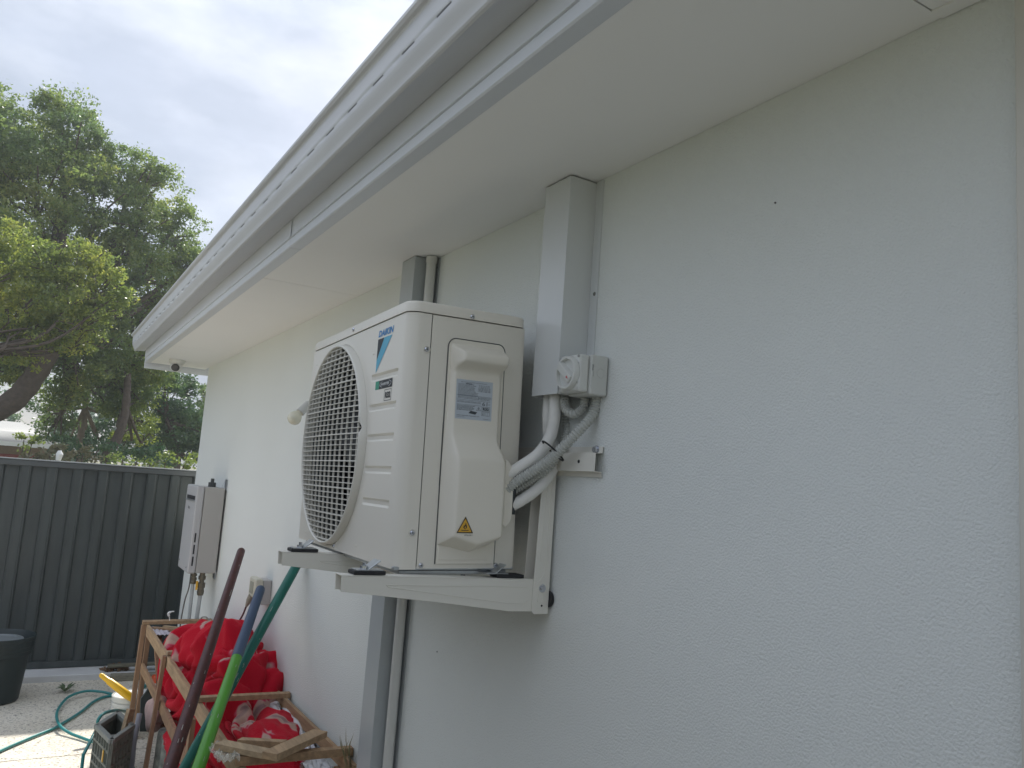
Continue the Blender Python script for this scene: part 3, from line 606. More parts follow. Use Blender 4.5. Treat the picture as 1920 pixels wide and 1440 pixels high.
def px_path(L_, n=12): return smooth_path([at(u, v, 1, y_) for u, v, y_ in L_], n)
pA = px_path([(1041, 715, 1.615), (1041, 745, 1.61), (1039, 785, 1.61), (1030, 822, 1.612), (1008, 853, 1.620), (975, 876, 1.645), (950, 892, 1.662), (925, 905, 1.672)])
tag(MB().tube(pA, 0.0148, 16).build('insulated_pipe', M_insul, loc=pA[0]), 'thick white insulated pipe curving from the duct, uppermost of the bundle', 'pipe', 'white insulated pipes behind the air conditioner')
pC = px_path([(1030, 715, 1.645), (1029, 745, 1.645), (1027, 785, 1.645), (1030, 822, 1.648), (1044, 846, 1.640), (1036, 880, 1.630), (1012, 912, 1.632), (984, 934, 1.65), (957, 950, 1.668)])
tag(MB().tube(pC, 0.0138, 16).build('insulated_pipe', M_insul, loc=pC[0]), 'white insulated pipe with cut copper end, lowest of the bundle', 'pipe', 'white insulated pipes behind the air conditioner')
dE = (pC[-1]-pC[-2]).normalized()
MB().tube([pC[-1]-dE*0.002, pC[-1]+dE*0.003], 0.0095, 14).tube([pC[-1], pC[-1]+dE*0.03], 0.005, 10).build('copper_core', M_copper, bpy.data.objects['insulated_pipe.001'])
def corr(path, r, pitch=0.0074):
    P_ = [path[0]]; 
    for q2 in path[1:]:
        P_.append(q2)
    L_ = [0]
    for i in range(1, len(P_)): L_.append(L_[-1]+(P_[i]-P_[i-1]).length)
    tot = L_[-1]; st = pitch/4; n_ = int(tot/st); pts = []; rr = []
    j = 0
    for i in range(n_+1):
        s = i*st
        while j < len(L_)-2 and L_[j+1] < s: j += 1
        t = (s-L_[j])/max(L_[j+1]-L_[j], 1e-9); pts.append(P_[j].lerp(P_[j+1], min(t, 1))); rr.append(r if i % 4 in (0, 1) else r*0.76)
    return MB().tube(pts, rr, 14)
pB = px_path([(1119, 735, 1.505), (1119, 752, 1.503), (1112, 776, 1.503), (1090, 803, 1.510), (1062, 832, 1.535), (1030, 862, 1.575), (995, 886, 1.615), (970, 902, 1.640), (948, 920, 1.658)], 60)
tag(corr(pB, 0.0126).build('corrugated_conduit', M_corr, loc=pB[0], ang=20), 'grey corrugated conduit sweeping from the right of the switch to the unit', 'conduit', 'grey corrugated conduits below the switch')
pD = px_path([(1097, 735, 1.535), (1097, 745, 1.535), (1093, 763, 1.54), (1077, 776, 1.552), (1062, 768, 1.575), (1058, 748, 1.59), (1058, 730, 1.60)], 60)
tag(corr(pD, 0.0118).build('corrugated_conduit', M_corr, loc=pD[0], ang=20), 'grey corrugated conduit making a short U loop under the switch', 'conduit', 'grey corrugated conduits below the switch')
pE = px_path([(1050, 735, 1.63), (1054, 752, 1.63), (1061, 785, 1.625), (1062, 812, 1.615), (1052, 845, 1.605), (1030, 875, 1.615), (1000, 898, 1.64), (972, 915, 1.665), (950, 928, 1.678)], 60)
tag(corr(pE, 0.0108).build('corrugated_conduit', M_corr, loc=pE[0], ang=20), 'grey corrugated conduit half hidden behind the others inside the bundle', 'conduit', 'grey corrugated conduits below the switch')
# cable tie
tc0 = at(1036, 846, 1, 1.60); ax1 = (at(1052, 860, 1, 1.56)-at(1018, 829, 1, 1.60)); cc = (at(1052, 862, 1, 1.56)+at(1018, 829, 1, 1.61))/2
tdir = (pA[40]-pA[52]).normalized(); ex = (ax1 - tdir*ax1.dot(tdir)).normalized(); ey = tdir.cross(ex).normalized()
tie = [cc+Vector((0, -0.004, 0))+ex*0.033*math.cos(2*math.pi*i/30)+ey*0.034*math.sin(2*math.pi*i/30) for i in range(31)]
tag(MB().tube(tie, 0.0021, 6).build('cable_tie', M_rubber, loc=cc), 'black cable tie round the bundle of pipes and conduits', 'cable tie')

# ---------------------------------------------------------------- far duct and conduit
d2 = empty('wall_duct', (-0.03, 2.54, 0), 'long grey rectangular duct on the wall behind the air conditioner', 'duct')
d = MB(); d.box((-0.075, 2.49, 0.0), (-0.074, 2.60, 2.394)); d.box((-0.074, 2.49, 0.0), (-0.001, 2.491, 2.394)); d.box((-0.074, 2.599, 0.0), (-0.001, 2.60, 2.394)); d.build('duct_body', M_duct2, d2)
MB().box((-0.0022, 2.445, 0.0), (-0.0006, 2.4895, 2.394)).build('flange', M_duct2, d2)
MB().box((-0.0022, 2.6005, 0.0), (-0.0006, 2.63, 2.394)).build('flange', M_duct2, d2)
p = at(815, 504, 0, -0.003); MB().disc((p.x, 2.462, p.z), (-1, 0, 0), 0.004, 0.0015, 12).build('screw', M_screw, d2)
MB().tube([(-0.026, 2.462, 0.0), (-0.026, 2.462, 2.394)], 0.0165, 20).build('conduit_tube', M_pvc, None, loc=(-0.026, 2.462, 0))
cdt = bpy.data.objects['conduit_tube']; cdt.name = 'conduit_pipe'; WORLD['conduit_pipe'] = WORLD['conduit_tube']
tag(cdt, 'straight white round conduit running down the wall beside the grey duct', 'conduit')
MB().tube([(-0.026, 2.462, 2.372), (-0.026, 2.462, 2.3945)], 0.0195, 20).build('collar', M_pvc, cdt)

# ---------------------------------------------------------------- bulb lamp
YB = 3.45; b0 = at(543, 793, 1, YB); b1 = at(566, 770, 1, YB+0.01); b2 = at(590, 747, 1, YB+0.03); wl = Vector((0.0, YB+0.06, b2.z+0.03))
lamp = empty('wall_lamp', wl, 'small white bulb on a tilting wall holder left of the fan grille', 'lamp')
dr = (b0-b1).normalized()
MB().tube([b1+dr*(-0.045), b1+dr*0.012], [0.018, 0.020], 18).tube([b1-dr*0.045, b2, wl+Vector((-0.015, 0, 0))], [0.012]*3, 12).build('holder', M_pvc, lamp)
bl = [(-0.004, 0.013), (0.006, 0.014), (0.016, 0.022), (0.030, 0.0295), (0.044, 0.030), (0.056, 0.024), (0.064, 0.012), (0.066, 0.002)]
MB().tube([b1+dr*(0.010+x) for x, _ in bl], [r for _, r in bl], 20).build('bulb', mat('frosted_bulb', (0.80, 0.77, 0.62), 0.25), lamp, ang=60)
MB().tube([b1+dr*0.006, b1+dr*0.013], 0.0145, 18).build('bulb_cap', mat('bulb_cap', (0.55, 0.42, 0.34), 0.5), lamp)
MB().tube([wl+Vector((-0.001, 0, 0)), wl+Vector((-0.018, 0, 0))], 0.04, 24).build('wall_plate', M_pvc, lamp)

# ---------------------------------------------------------------- security camera under the eave
cp = at(331, 684, 2, 2.36); cp = Vector((cp.x, cp.y, 2.396))
scam = empty('security_camera', cp, 'white dome security camera under the far end of the eave', 'security camera')
MB().tube([cp, cp+Vector((0, 0, -0.018)), cp+Vector((0, 0, -0.030))], [0.058, 0.056, 0.048], 28).build('camera_base', M_pvc, scam)
bc = cp+Vector((0, 0, -0.046)); PP = []
for i in range(13):
    th = math.pi*i/12; PP.append([bc+Vector((0.044*math.sin(th)*math.cos(2*math.pi*k/24), 0.044*math.sin(th)*math.sin(2*math.pi*k/24), 0.044*math.cos(th))) for k in range(25)])
MB().grid(PP).build('eyeball', mat('camera_white', (0.66, 0.66, 0.66), 0.4), scam, ang=60)
fd = Vector((-0.30, -0.90, -0.45)).normalized()
lens_o = MB().tube([bc+fd*0.036, bc+fd*0.045, bc+fd*0.0455], [0.030, 0.026, 0.012], 24).build('lens', mat('lens_black', (0.02, 0.022, 0.03), 0.1), scam)

# ---------------------------------------------------------------- water heater
M_heat = mat('heater_grey_paint', (0.45, 0.44, 0.42), 0.45, noise_amt=0.05, nscale=4)
M_heatf = mat('heater_front_grey', (0.50, 0.50, 0.51), 0.4, noise_amt=0.05, nscale=4)
wh = empty('water_heater', (-0.09, 5.6, 0.95), 'grey box shaped gas water heater on the wall near the far corner', 'water heater')
HY0, HY1, HZ0, HZ1 = 5.43, 5.80, 0.955, 1.495
MB().box((-0.135, HY0, HZ0), (-0.012, HY1, HZ1)).build('casing', M_heat, wh, bevel=0.006)
cov = MB().box((-0.185, HY0-0.002, HZ0-0.004), (-0.1365, HY1+0.002, HZ1+0.006)).build('front_cover', M_heatf, wh, bevel=0.012, seg=3)
vt = MB().box((-0.1875, HY0+0.03, HZ1-0.085), (-0.1860, HY1-0.05, HZ1-0.062)).build('exhaust_slot', M_rubber, cov)
MB().box((-0.192, HY0+0.026, HZ1-0.094), (-0.1858, HY1-0.046, HZ1-0.087)).build('slot_lip', M_galv, cov)
for k in range(3):
    zc = HZ0+0.045+k*0.073
    MB().box((-0.166, HY0-0.0034, zc), (-0.157, HY0-0.0022, zc+0.058)).build('side_vent', M_rubber, cov)
mk = MB(); text(mk, 'Rinnai', 0.02, (-0.1866, HY0+0.235, 1.345), Vector((0, -1, 0)), Vector((0, 0, 1)), bold=0.0004, fit=(0.055, 0.020)); mk.build('maker_lettering', M_grey_print, cov, smooth=False)
MB().disc((-0.1862, HY0+0.05, HZ0+0.03), (-1, 0, 0), 0.005, 0.001, 10).build('screw', M_rubber, cov)
MB().disc((-0.1862, HY1-0.05, HZ0+0.05), (-1, 0, 0), 0.005, 0.001, 10).build('screw', M_rubber, cov)
MB().tube([(-0.075, HY0+0.12, HZ1), (-0.075, HY0+0.12, HZ1+0.030)], 0.024, 14).tube([(-0.075, HY0+0.12, HZ1+0.030), (-0.075, HY0+0.12, HZ1+0.055)], 0.011, 12).build('top_knob', mat('knob_dark_grey', (0.07, 0.075, 0.075), 0.5), wh)
MB().box((-0.006, HY0+0.005, HZ1-0.02), (-0.001, HY0+0.07, HZ1+0.055)).build('hanger_plate', M_galv, wh)
MB().box((-0.010, HY0+0.03, HZ0-0.04), (-0.001, HY0+0.09, HZ0+0.02)).build('hanger_plate', M_galv, wh)
M_brass = mat('dull_brass', (0.20, 0.18, 0.14), 0.4, metal=0.7, noise_amt=0.3, nscale=60)
M_lag = mat('pipe_lagging', (0.50, 0.54, 0.55), 0.4, noise_amt=0.15, nscale=20)
def valve(x, y_, z1, z0, r):
    v_ = MB(); zz = z1; rr = []; pts = []
    seqs = [(0, 1.0), (0.02, 1.0), (0.021, 1.35), (0.045, 1.35), (0.046, 0.9), (0.065, 0.9), (0.066, 1.4), (0.10, 1.4), (0.101, 1.0), (0.125, 1.3), (0.15, 1.1)]
    for dz_, f_ in seqs: pts.append((x, y_, z1-dz_*(z1-z0)/0.15)); rr.append(r*f_)
    v_.tube(pts, rr, 8); return v_
valve(-0.135, 5.47, HZ0, 0.885, 0.015).build('valve', M_brass, wh, ang=20)
valve(-0.085, 5.46, HZ0, 0.815, 0.017).build('valve', M_brass, wh, ang=20)
MB().box((-0.122, 5.44, 0.850), (-0.108, 5.448, 0.905)).build('valve_lever', M_yellow, wh, bevel=0.002)
MB().tube(smooth_path([(-0.135, 5.47, 0.885), (-0.133, 5.47, 0.72), (-0.125, 5.47, 0.3), (-0.12, 5.47, 0.0)]), 0.011, 10).build('pipe', M_lag, wh)
MB().tube(smooth_path([(-0.085, 5.46, 0.815), (-0.088, 5.46, 0.70), (-0.095, 5.46, 0.3), (-0.095, 5.46, 0.0)]), 0.013, 10).build('pipe', M_lag, wh)
MB().tube(smooth_path([(-0.155, 5.46, HZ0), (-0.158, 5.46, 0.86), (-0.175, 5.46, 0.76), (-0.178, 5.47, 0.55), (-0.14, 5.5, 0.1)]), 0.004, 6).build('cord', mat('grey_cord', (0.12, 0.12, 0.11), 0.6), wh)

# ---------------------------------------------------------------- power outlet
M_cream = mat('outlet_cream', (0.62, 0.60, 0.50), 0.4); M_grey_box = mat('outlet_box_grey', (0.48, 0.47, 0.46), 0.45)
po = empty('power_outlet', (0, 4.2, 1.0), 'cream outdoor power outlet with a plugged in cord on the wall', 'power outlet')
MB().box((-0.045, 4.125, 0.965), (-0.001, 4.235, 1.085)).build('back_box', M_grey_box, po, bevel=0.004)
MB().box((-0.085, 4.115, 0.995), (-0.046, 4.245, 1.092)).build('cover', M_cream, po, bevel=0.010, seg=3)
MB().box((-0.0875, 4.15, 1.015), (-0.0855, 4.215, 1.072)).build('flap', mat('flap_olive_grey', (0.34, 0.34, 0.28), 0.5), po, bevel=0.002)  # flap in a darker olive grey than the cover
MB().tube([(-0.075, 4.20, 0.998), (-0.085, 4.205, 0.975), (-0.095, 4.21, 0.945)], [0.019, 0.015, 0.006], 12).build('plug', mat('plug_olive', (0.30, 0.28, 0.22), 0.6), po)
cordp = smooth_path([(-0.095, 4.21, 0.945), (-0.11, 4.22, 0.89), (-0.145, 4.26, 0.80), (-0.17, 4.32, 0.71), (-0.16, 4.36, 0.55), (-0.10, 4.38, 0.25)])
MB().tube(cordp, 0.0045, 8).build('cord', mat('maroon_cord', (0.10, 0.03, 0.03), 0.6), po)

# ---------------------------------------------------------------- fence
M_fence = mat('steel_fence_grey', (0.066, 0.079, 0.080), 0.42, noise_amt=0.32, nscale=5, stretch=(3, 3, 0.5))
M_cap = mat('fence_rail_grey', (0.085, 0.095, 0.10), 0.35)
FY, FT = 7.06, 1.585
fence = empty('fence', (-1, FY, 0.1), 'dark grey ribbed steel fence behind the yard, plus an unseen added side run', 'fence')
def sheet_prof(x0, n):
    pts = []; x = x0
    for k in range(n): pts += [(x, FY+0.028), (x+0.070, FY+0.028), (x+0.0795, FY+0.004), (x+0.0845, FY+0.004), (x+0.0885, FY-0.001), (x+0.1350, FY-0.001), (x+0.1430, FY+0.005), (x+0.1480, FY+0.005), (x+0.160, FY+0.028)]; x += 0.176
    pts.append((x, FY+0.028)); return pts, x
x = -6.0; i = 0
while x < 3.4:
    pts, xe = sheet_prof(x, 4)
    MB().prism(pts, 2, 0.056, FT-0.035, closed=False).build('fence_sheet', M_fence, fence, solid=0.0012, ang=15, smooth=False); x = xe
MB().box((-6.0, FY-0.012, FT-0.052), (x, FY+0.042, FT-0.008)).build('top_rail', M_cap, fence, bevel=0.006)
MB().box((-6.0, FY-0.020, FT-0.0078), (x, FY+0.050, FT+0.002)).build('capping', mat('capping_grey', (0.30, 0.32, 0.33), 0.25), fence, bevel=0.003)
MB().box((-6.0, FY-0.010, 0.050), (x, FY+0.040, 0.095)).build('bottom_rail', M_fence, fence, bevel=0.003)
xx = -5.3
for xx in (-5.3, -2.95, 2.2): MB().box((xx, FY-0.018, 0.0), (xx+0.05, FY-0.0125, FT-0.055)).build('post', M_cap, fence)
for k in range(9):  # side run out of view, added to block low light near the wall
    ya_, yb_ = -3.0+k*0.704, -3.0+(k+1)*0.704
    pr_ = []; yy = ya_
    for _ in range(4): pr_ += [(-1.648, yy), (-1.648, yy+0.070), (-1.624, yy+0.0795), (-1.619, yy+0.0885), (-1.619, yy+0.135), (-1.625, yy+0.148), (-1.648, yy+0.160)]; yy += 0.176
    pr_.append((-1.648, yy)); MB().prism(pr_, 2, 0.10, 1.72, closed=False).build('fence_sheet', M_fence, fence, solid=0.0012, smooth=False)
MB().box((-1.66, -3.0, 1.70), (-1.60, 3.35, 1.76)).build('top_rail', M_cap, fence, bevel=0.006)  # rails of the added side run
MB().box((-1.66, -3.0, 0.0), (-1.61, 3.35, 0.12)).build('bottom_rail', M_cap, fence, bevel=0.004)
kerb = tag(MB().box((-6.0, 6.83, -0.03), (3.4, 7.10, 0.046)).build('plinth', mat('plinth_white', (0.62, 0.63, 0.64), 0.7, noise_amt=0.15, nscale=4), loc=(-1.3, 7.0, 0), bevel=0.008), 'pale concrete plinth along the foot of the dark fence', 'plinth')
# offcuts, dead leaves, weed by the fence
for k, (a_, b_, w, h, c) in enumerate((((-0.42, 6.88, 0.085), (0.02, 6.85, 0.095), 0.06, 0.018, (0.20, 0.19, 0.14)), ((-0.40, 6.78, 0.024), (0.02, 6.76, 0.024), 0.07, 0.045, (0.30, 0.28, 0.22)))):
    o = MB().beam(a_, b_, w, h).build('timber_offcut', mat('weathered_timber_%d' % k, c, 0.8, noise_amt=0.5, nscale=20, stretch=(1, 8, 8)), loc=a_, bevel=0.003)
    tag(o, ('thin weathered batten lying upper along the fence foot', 'thicker weathered timber lying below the thin batten at the fence')[k], 'timber')
def leaf_pile(name, c, r, n, size, mt, h=0.05, flat=0.5):
    b = MB()
    for _ in range(n):
        a = random.uniform(0, 6.28); rr = r*math.sqrt(random.random()); p = Vector((c[0]+rr*math.cos(a), c[1]+rr*math.sin(a)*0.6, c[2]+random.uniform(0.005, h)*(1-rr/r)))
        d_ = Vector((random.gauss(0,1), random.gauss(0,1), random.gauss(0,flat))).normalized(); s_ = d_.orthogonal().normalized()
        s_ = (s_ + d_.cross(s_)*random.uniform(-1, 1)).normalized(); l = size*random.uniform(0.6, 1.2)
        b.add([p-d_*l/2, p+s_*l*0.28, p+d_*l/2, p-s_*l*0.28+Vector((0,0,0.004))], [(0,1,2,3)])
    return b.build(name, mt, loc=c, smooth=False, fixn=False)
lp = at(214, 1272, 1, 6.86); o = leaf_pile('dead_leaves', (lp.x, 6.90, 0.047), 0.10, 60, 0.05, mat('dead_leaf_brown', (0.20, 0.12, 0.07), 0.8, noise_amt=0.4, nscale=30), h=0.07); o['kind'] = 'stuff'
tag(o, 'small pile of dry brown leaves on the white plinth', 'leaves')
wp = at(122, 1297, 2, 0.002); wd = MB()
for k in range(11):
    a = k/11*6.28+random.uniform(-.2,.2); l = random.uniform(0.06, 0.10); d_ = Vector((math.cos(a), math.sin(a), 0)); s_ = Vector((-math.sin(a), math.cos(a), 0))
    wd.add([wp, wp+d_*l*0.5+s_*0.011+Vector((0,0,0.035)), wp+d_*l+Vector((0,0,0.03+0.02*random.random())), wp+d_*l*0.5-s_*0.011+Vector((0,0,0.035))], [(0,1,2,3)])
tag(wd.build('weed', mat('weed_green', (0.07, 0.11, 0.05), 0.6), loc=wp, smooth=False), 'small green weed growing at the foot of the plinth', 'weed')

# ---------------------------------------------------------------- dark bin
M_bin = mat('bin_dark_green', (0.014, 0.026, 0.028), 0.5, noise_amt=0.2, nscale=10)
bcx, bcy = -1.145, 6.42
bin_ = empty('plant_tub', (bcx, bcy, 0), 'large round dark green plastic tub standing by the fence', 'tub')
prof = [(0.155, 0.0), (0.165, 0.012), (0.193, 0.30), (0.196, 0.302), (0.205, 0.305), (0.206, 0.330), (0.209, 0.332), (0.210, 0.356), (0.2135, 0.358), (0.2150, 0.392), (0.219, 0.396), (0.220, 0.420), (0.213, 0.422), (0.205, 0.412), (0.185, 0.33)]
PP = [[(bcx+r*math.cos(2*math.pi*i/48), bcy+r*math.sin(2*math.pi*i/48), z) for r, z in prof] for i in range(49)]
MB().grid(PP).build('tub_body', M_bin, bin_, ang=30)
MB().disc((bcx, bcy, 0.32), (0, 0, 1), 0.19, 0.01, 36).build('tub_base', M_bin, bin_)
M_lid = mat('grey_lid', (0.16, 0.18, 0.19), 0.45)
prof = [(0.001, 0.402), (0.05, 0.405), (0.09, 0.400), (0.10, 0.408), (0.14, 0.400), (0.145, 0.388), (0.147, 0.34), (0.14, 0.33)]
PP = [[(bcx+0.005+r*math.cos(2*math.pi*i/48), bcy+r*math.sin(2*math.pi*i/48), z) for r, z in prof] for i in range(49)]
ld = tag(MB().grid(PP).build('round_lid', M_lid, loc=(bcx, bcy, 0.33), ang=30), 'grey ribbed round lid lying inside the dark tub', 'lid')  # loose grey lid set inside the tub

# ---------------------------------------------------------------- timber frame with junk
def wood(i):
    c = [(0.46, 0.30, 0.17), (0.40, 0.25, 0.14), (0.50, 0.34, 0.20), (0.36, 0.22, 0.13), (0.50, 0.37, 0.23)][i % 5]
    return mat('pine_%d' % i, c, 0.75, noise_amt=0.45, nscale=9, stretch=(6, 0.7, 6) if i != 3 else (6, 6, 0.7), bump=0.0008, bscale=40)
WD = [wood(i) for i in range(5)]
WT = mat('pine_tall', (0.36, 0.22, 0.13), 0.75, noise_amt=0.45, nscale=9, stretch=(6, 6, 0.7), bump=0.0008, bscale=40)
tf = empty('timber_crate', (-0.2, 4.1, 0), 'long low crate frame of thin pine battens standing against the wall', 'timber frame')
FX, ZT = -0.375, 0.648
def plank(a_, b_, w, h, mt, par=tf, up=(0,0,1), jit=0.002, label=None):
    o = MB().beam(a_, b_, w, h, up=up, jitter=jit).build('plank', mt, par, bevel=0.0015)
    if label: o['label'] = label
    return o
plank((FX, 5.40, ZT-0.03), (FX-0.006, 2.70, ZT-0.036), 0.020, 0.062, WD[2])                # front top rail
plank((-0.03, 5.42, ZT-0.022), (-0.028, 2.72, ZT-0.022), 0.018, 0.045, WD[0])              # wall top rail
plank((FX-0.03, 5.43, ZT+0.012), (-0.005, 5.41, ZT+0.016), 0.055, 0.020, WD[0])            # far rung
plank((-0.30, 5.30, ZT+0.004), (-0.04, 5.05, ZT+0.008), 0.030, 0.020, WD[4])
plank((FX+0.02, 5.34, ZT-0.01), (-0.22, 5.20, ZT-0.004), 0.030, 0.022, WD[1])
plank((FX-0.012, 4.55, ZT+0.012), (-0.01, 4.56, ZT+0.012), 0.034, 0.020, WD[4])            # rung 2
plank((FX-0.012, 3.655, ZT+0.010), (-0.004, 3.63, ZT+0.010), 0.036, 0.022, WD[2])          # rung 3
plank((FX-0.030, 2.865, ZT+0.012), (-0.004, 2.84, ZT+0.012), 0.036, 0.028, WD[0])          # rung 4
plank((FX-0.034, 5.40, 0.0), (FX-0.022, 5.415, ZT), 0.026, 0.030, WT, up=(0,1,0))
plank((FX-0.004, 5.37, 0.0), (FX+0.004, 5.385, ZT-0.062), 0.026, 0.055, WT, up=(0,1,0))
plank((FX-0.055, 4.52, 0.0), (FX-0.022, 4.545, ZT), 0.020, 0.036, WT, up=(0,1,0))
plank((FX-0.025, 3.66, 0.0), (FX-0.022, 3.66, ZT-0.07), 0.020, 0.036, WT, up=(0,1,0))
plank((-0.03, 5.40, 0.0), (-0.03, 5.40, ZT-0.046), 0.02, 0.04, WT, up=(0,1,0))
plank((-0.03, 3.66, 0.0), (-0.03, 3.66, ZT-0.046), 0.02, 0.04, WT, up=(0,1,0))
plank((-0.026, 2.85, 0.0), (-0.026, 2.85, ZT-0.046), 0.045, 0.05, WT, up=(0,1,0))
plank((FX-0.004, 2.80, 0.0), (FX-0.004, 2.80, ZT-0.07), 0.02, 0.04, WT, up=(0,1,0))
a_ = at(246, 1308, 0, -0.385); b_ = at(273, 1377, 0, -0.385)
plank((-0.385, 5.36, 0.41), (-0.385, 4.40, 0.40), 0.018, 0.05, WD[1]); plank((-0.385, 4.42, 0.40), (-0.385, 2.80, 0.35), 0.018, 0.055, WD[3])
plank((FX+0.04, 5.30, 0.62), (FX+0.06, 4.75, 0.20), 0.045, 0.018, WT)
plank((-0.365, 2.98, ZT+0.035), (-0.235, 2.88, ZT+0.045), 0.035, 0.022, WD[2])
pk = [at(410, 1395, 2, 0.69), at(503, 1414, 2, 0.69), at(425, 1387, 2, 0.70), at(505, 1410, 2, 0.705)]
tag(MB().beam(pk[0], pk[1], 0.050, 0.020, jitter=0.002).build('loose_batten', WD[4], loc=pk[0], bevel=0.0015), 'short loose batten lying across the near end of the timber frame, left of the board', 'batten')
pk = [at(505, 1419, 2, 0.705), at(600, 1375, 2, 0.700)]
tag(MB().beam(pk[0], pk[1], 0.058, 0.022, jitter=0.002).build('loose_board', WD[2], loc=pk[0], bevel=0.0015), 'knotty loose board lying diagonally over the near end of the frame', 'board')

# ---------------------------------------------------------------- red blanket
def blanket_mat():
    mt = bpy.data.materials.new('red_fleece'); mt.use_nodes = True; t = mt.node_tree; b = t.nodes['Principled BSDF']
    b.inputs['Roughness'].default_value = 0.9; b.inputs['Sheen Weight'].default_value = 0.15; b.inputs['Sheen Tint'].default_value = (1, 0.4, 0.4, 1); b.inputs['Specular IOR Level'].default_value = 0.15
    at_ = t.nodes.new('ShaderNodeAttribute'); at_.attribute_name = 'cloth_uv'
    n = t.nodes.new('ShaderNodeTexNoise'); n.inputs['Scale'].default_value = 3.1; n.inputs['Detail'].default_value = 3; n.inputs['Distortion'].default_value = 0.6; t.links.new(at_.outputs['Vector'], n.inputs['Vector'])
    r = t.nodes.new('ShaderNodeValToRGB'); e = r.color_ramp.elements; e[0].position = 0; e[0].color = (0.50, 0.005, 0.022, 1); e[1].position = 0.585; e[1].color = (0.52, 0.007, 0.025, 1)
    for p, c in ((0.60, (0.55, 0.12, 0.18)), (0.615, (0.52, 0.33, 0.28)), (0.66, (0.50, 0.36, 0.29)), (0.70, (0.30, 0.20, 0.20))): k = e.new(p); k.color = (*c, 1)
    t.links.new(n.outputs['Fac'], r.inputs[0]); t.links.new(r.outputs[0], b.inputs['Base Color'])
    co = t.nodes.new('ShaderNodeTexCoord'); n2 = t.nodes.new('ShaderNodeTexNoise'); n2.inputs['Scale'].default_value = 160; n2.inputs['Detail'].default_value = 4; t.links.new(co.outputs['Object'], n2.inputs['Vector'])
    bp = t.nodes.new('ShaderNodeBump'); bp.inputs['Distance'].default_value = 0.004; bp.inputs['Strength'].default_value = 0.9; t.links.new(n2.outputs['Fac'], bp.inputs['Height']); t.links.new(bp.outputs[0], b.inputs['Normal'])
    return mt
M_blk = blanket_mat()
def heap(name, stations, seed, nu=220, nv=150, amp=0.035, freq=5.0, parent=None, matl=None):
    """a folded cloth mass: sections (y, x centre, z centre, half width, half height) swept along y"""
    st = stations; V = []; UV = []
    ys_ = [s[0] for s in st]
    for i in range(nu):
        t = i/(nu-1); yy = ys_[0]+(ys_[-1]-ys_[0])*t
        k = min(max([j for j in range(len(st)) if ys_[j] <= yy + 1e-9] or [0]), len(st)-2); f = (yy-ys_[k])/(ys_[k+1]-ys_[k]); f = f*f*(3-2*f)
        cx, cz, hw, hh = [st[k][m_]*(1-f)+st[k+1][m_]*f for m_ in (1, 2, 3, 4)]
        endf = max(0.02, min(1.0, math.sqrt(max(0, 1-(2*t-1)**8))))
        for j in range(nv):
            a = 2*math.pi*j/nv; c, s_ = math.cos(a), math.sin(a); e = 0.75
            px = cx + hw*endf*math.copysign(abs(c)**e, c); pz = cz + hh*endf*math.copysign(abs(s_)**e, s_)
            p = Vector((px*1.3, yy, pz*1.1)); w = Vector((noise.noise(p*2.3+Vector((seed, 0, 0))), noise.noise(p*2.3+Vector((0, seed, 5))), noise.noise(p*2.3+Vector((7, 0, seed)))))
            q_ = p*freq + w*2.6
            f1 = noise.noise(Vector((q_.x*0.45, q_.y*0.42+q_.z*0.5, q_.z*1.1-q_.y*0.25))); ridge = (1-abs(f1)*2.2); f2 = noise.noise(q_*2.1)
            dsp = amp*1.7*(min(1.0, abs(f1)*2.6)**0.75-0.62) + amp*0.38*f2
            V.append((px + c*dsp*endf, yy + 0.02*w.y, pz + s_*dsp*endf)); UV.append((p.x*1.6+w.x*0.3, p.y*1.6, p.z*1.6+seed))
    F_ = [(i*nv+j, i*nv+(j+1) % nv, (i+1)*nv+(j+1) % nv, (i+1)*nv+j) for i in range(nu-1) for j in range(nv)]
    F_ += [tuple(range(nv-1, -1, -1)), tuple((nu-1)*nv+j for j in range(nv))]
    b = MB(); b.add(V, F_); return b, UV
def put_uv(o, UV):
    at_ = o.data.attributes.new('cloth_uv', 'FLOAT_VECTOR', 'POINT'); at_.data.foreach_set('vector', [c for u in UV for c in u])
b, UV = heap('red_blanket', [(3.00, -0.19, 0.46, 0.12, 0.10), (3.20, -0.19, 0.50, 0.13, 0.12), (3.45, -0.18, 0.51, 0.15, 0.11), (3.66, -0.17, 0.48, 0.155, 0.11), (3.82, -0.15, 0.62, 0.150, 0.17), (4.05, -0.16, 0.68, 0.150, 0.20), (4.35, -0.19, 0.60, 0.165, 0.22), (4.65, -0.19, 0.54, 0.165, 0.22), (4.95, -0.20, 0.53, 0.15, 0.18), (5.15, -0.20, 0.51, 0.10, 0.12)], 3.3, nu=330, nv=220, amp=0.050, freq=4.6)
o = b.build('red_blanket', M_blk, loc=(-0.17, 4.1, 0.4), ang=180); put_uv(o, UV)
tag(o, 'crumpled red fleece blanket with pink patches heaped in the timber frame', 'blanket')
b, UV = heap('hang', [(3.78, -0.27, 0.30, 0.05, 0.16), (4.05, -0.28, 0.33, 0.075, 0.25), (4.40, -0.285, 0.35, 0.070, 0.24), (4.62, -0.27, 0.36, 0.04, 0.14)], 9.1, nu=120, nv=110, amp=0.045, freq=5)
fold = b.build('hanging_fold', M_blk, o, ang=180); put_uv(fold, UV)

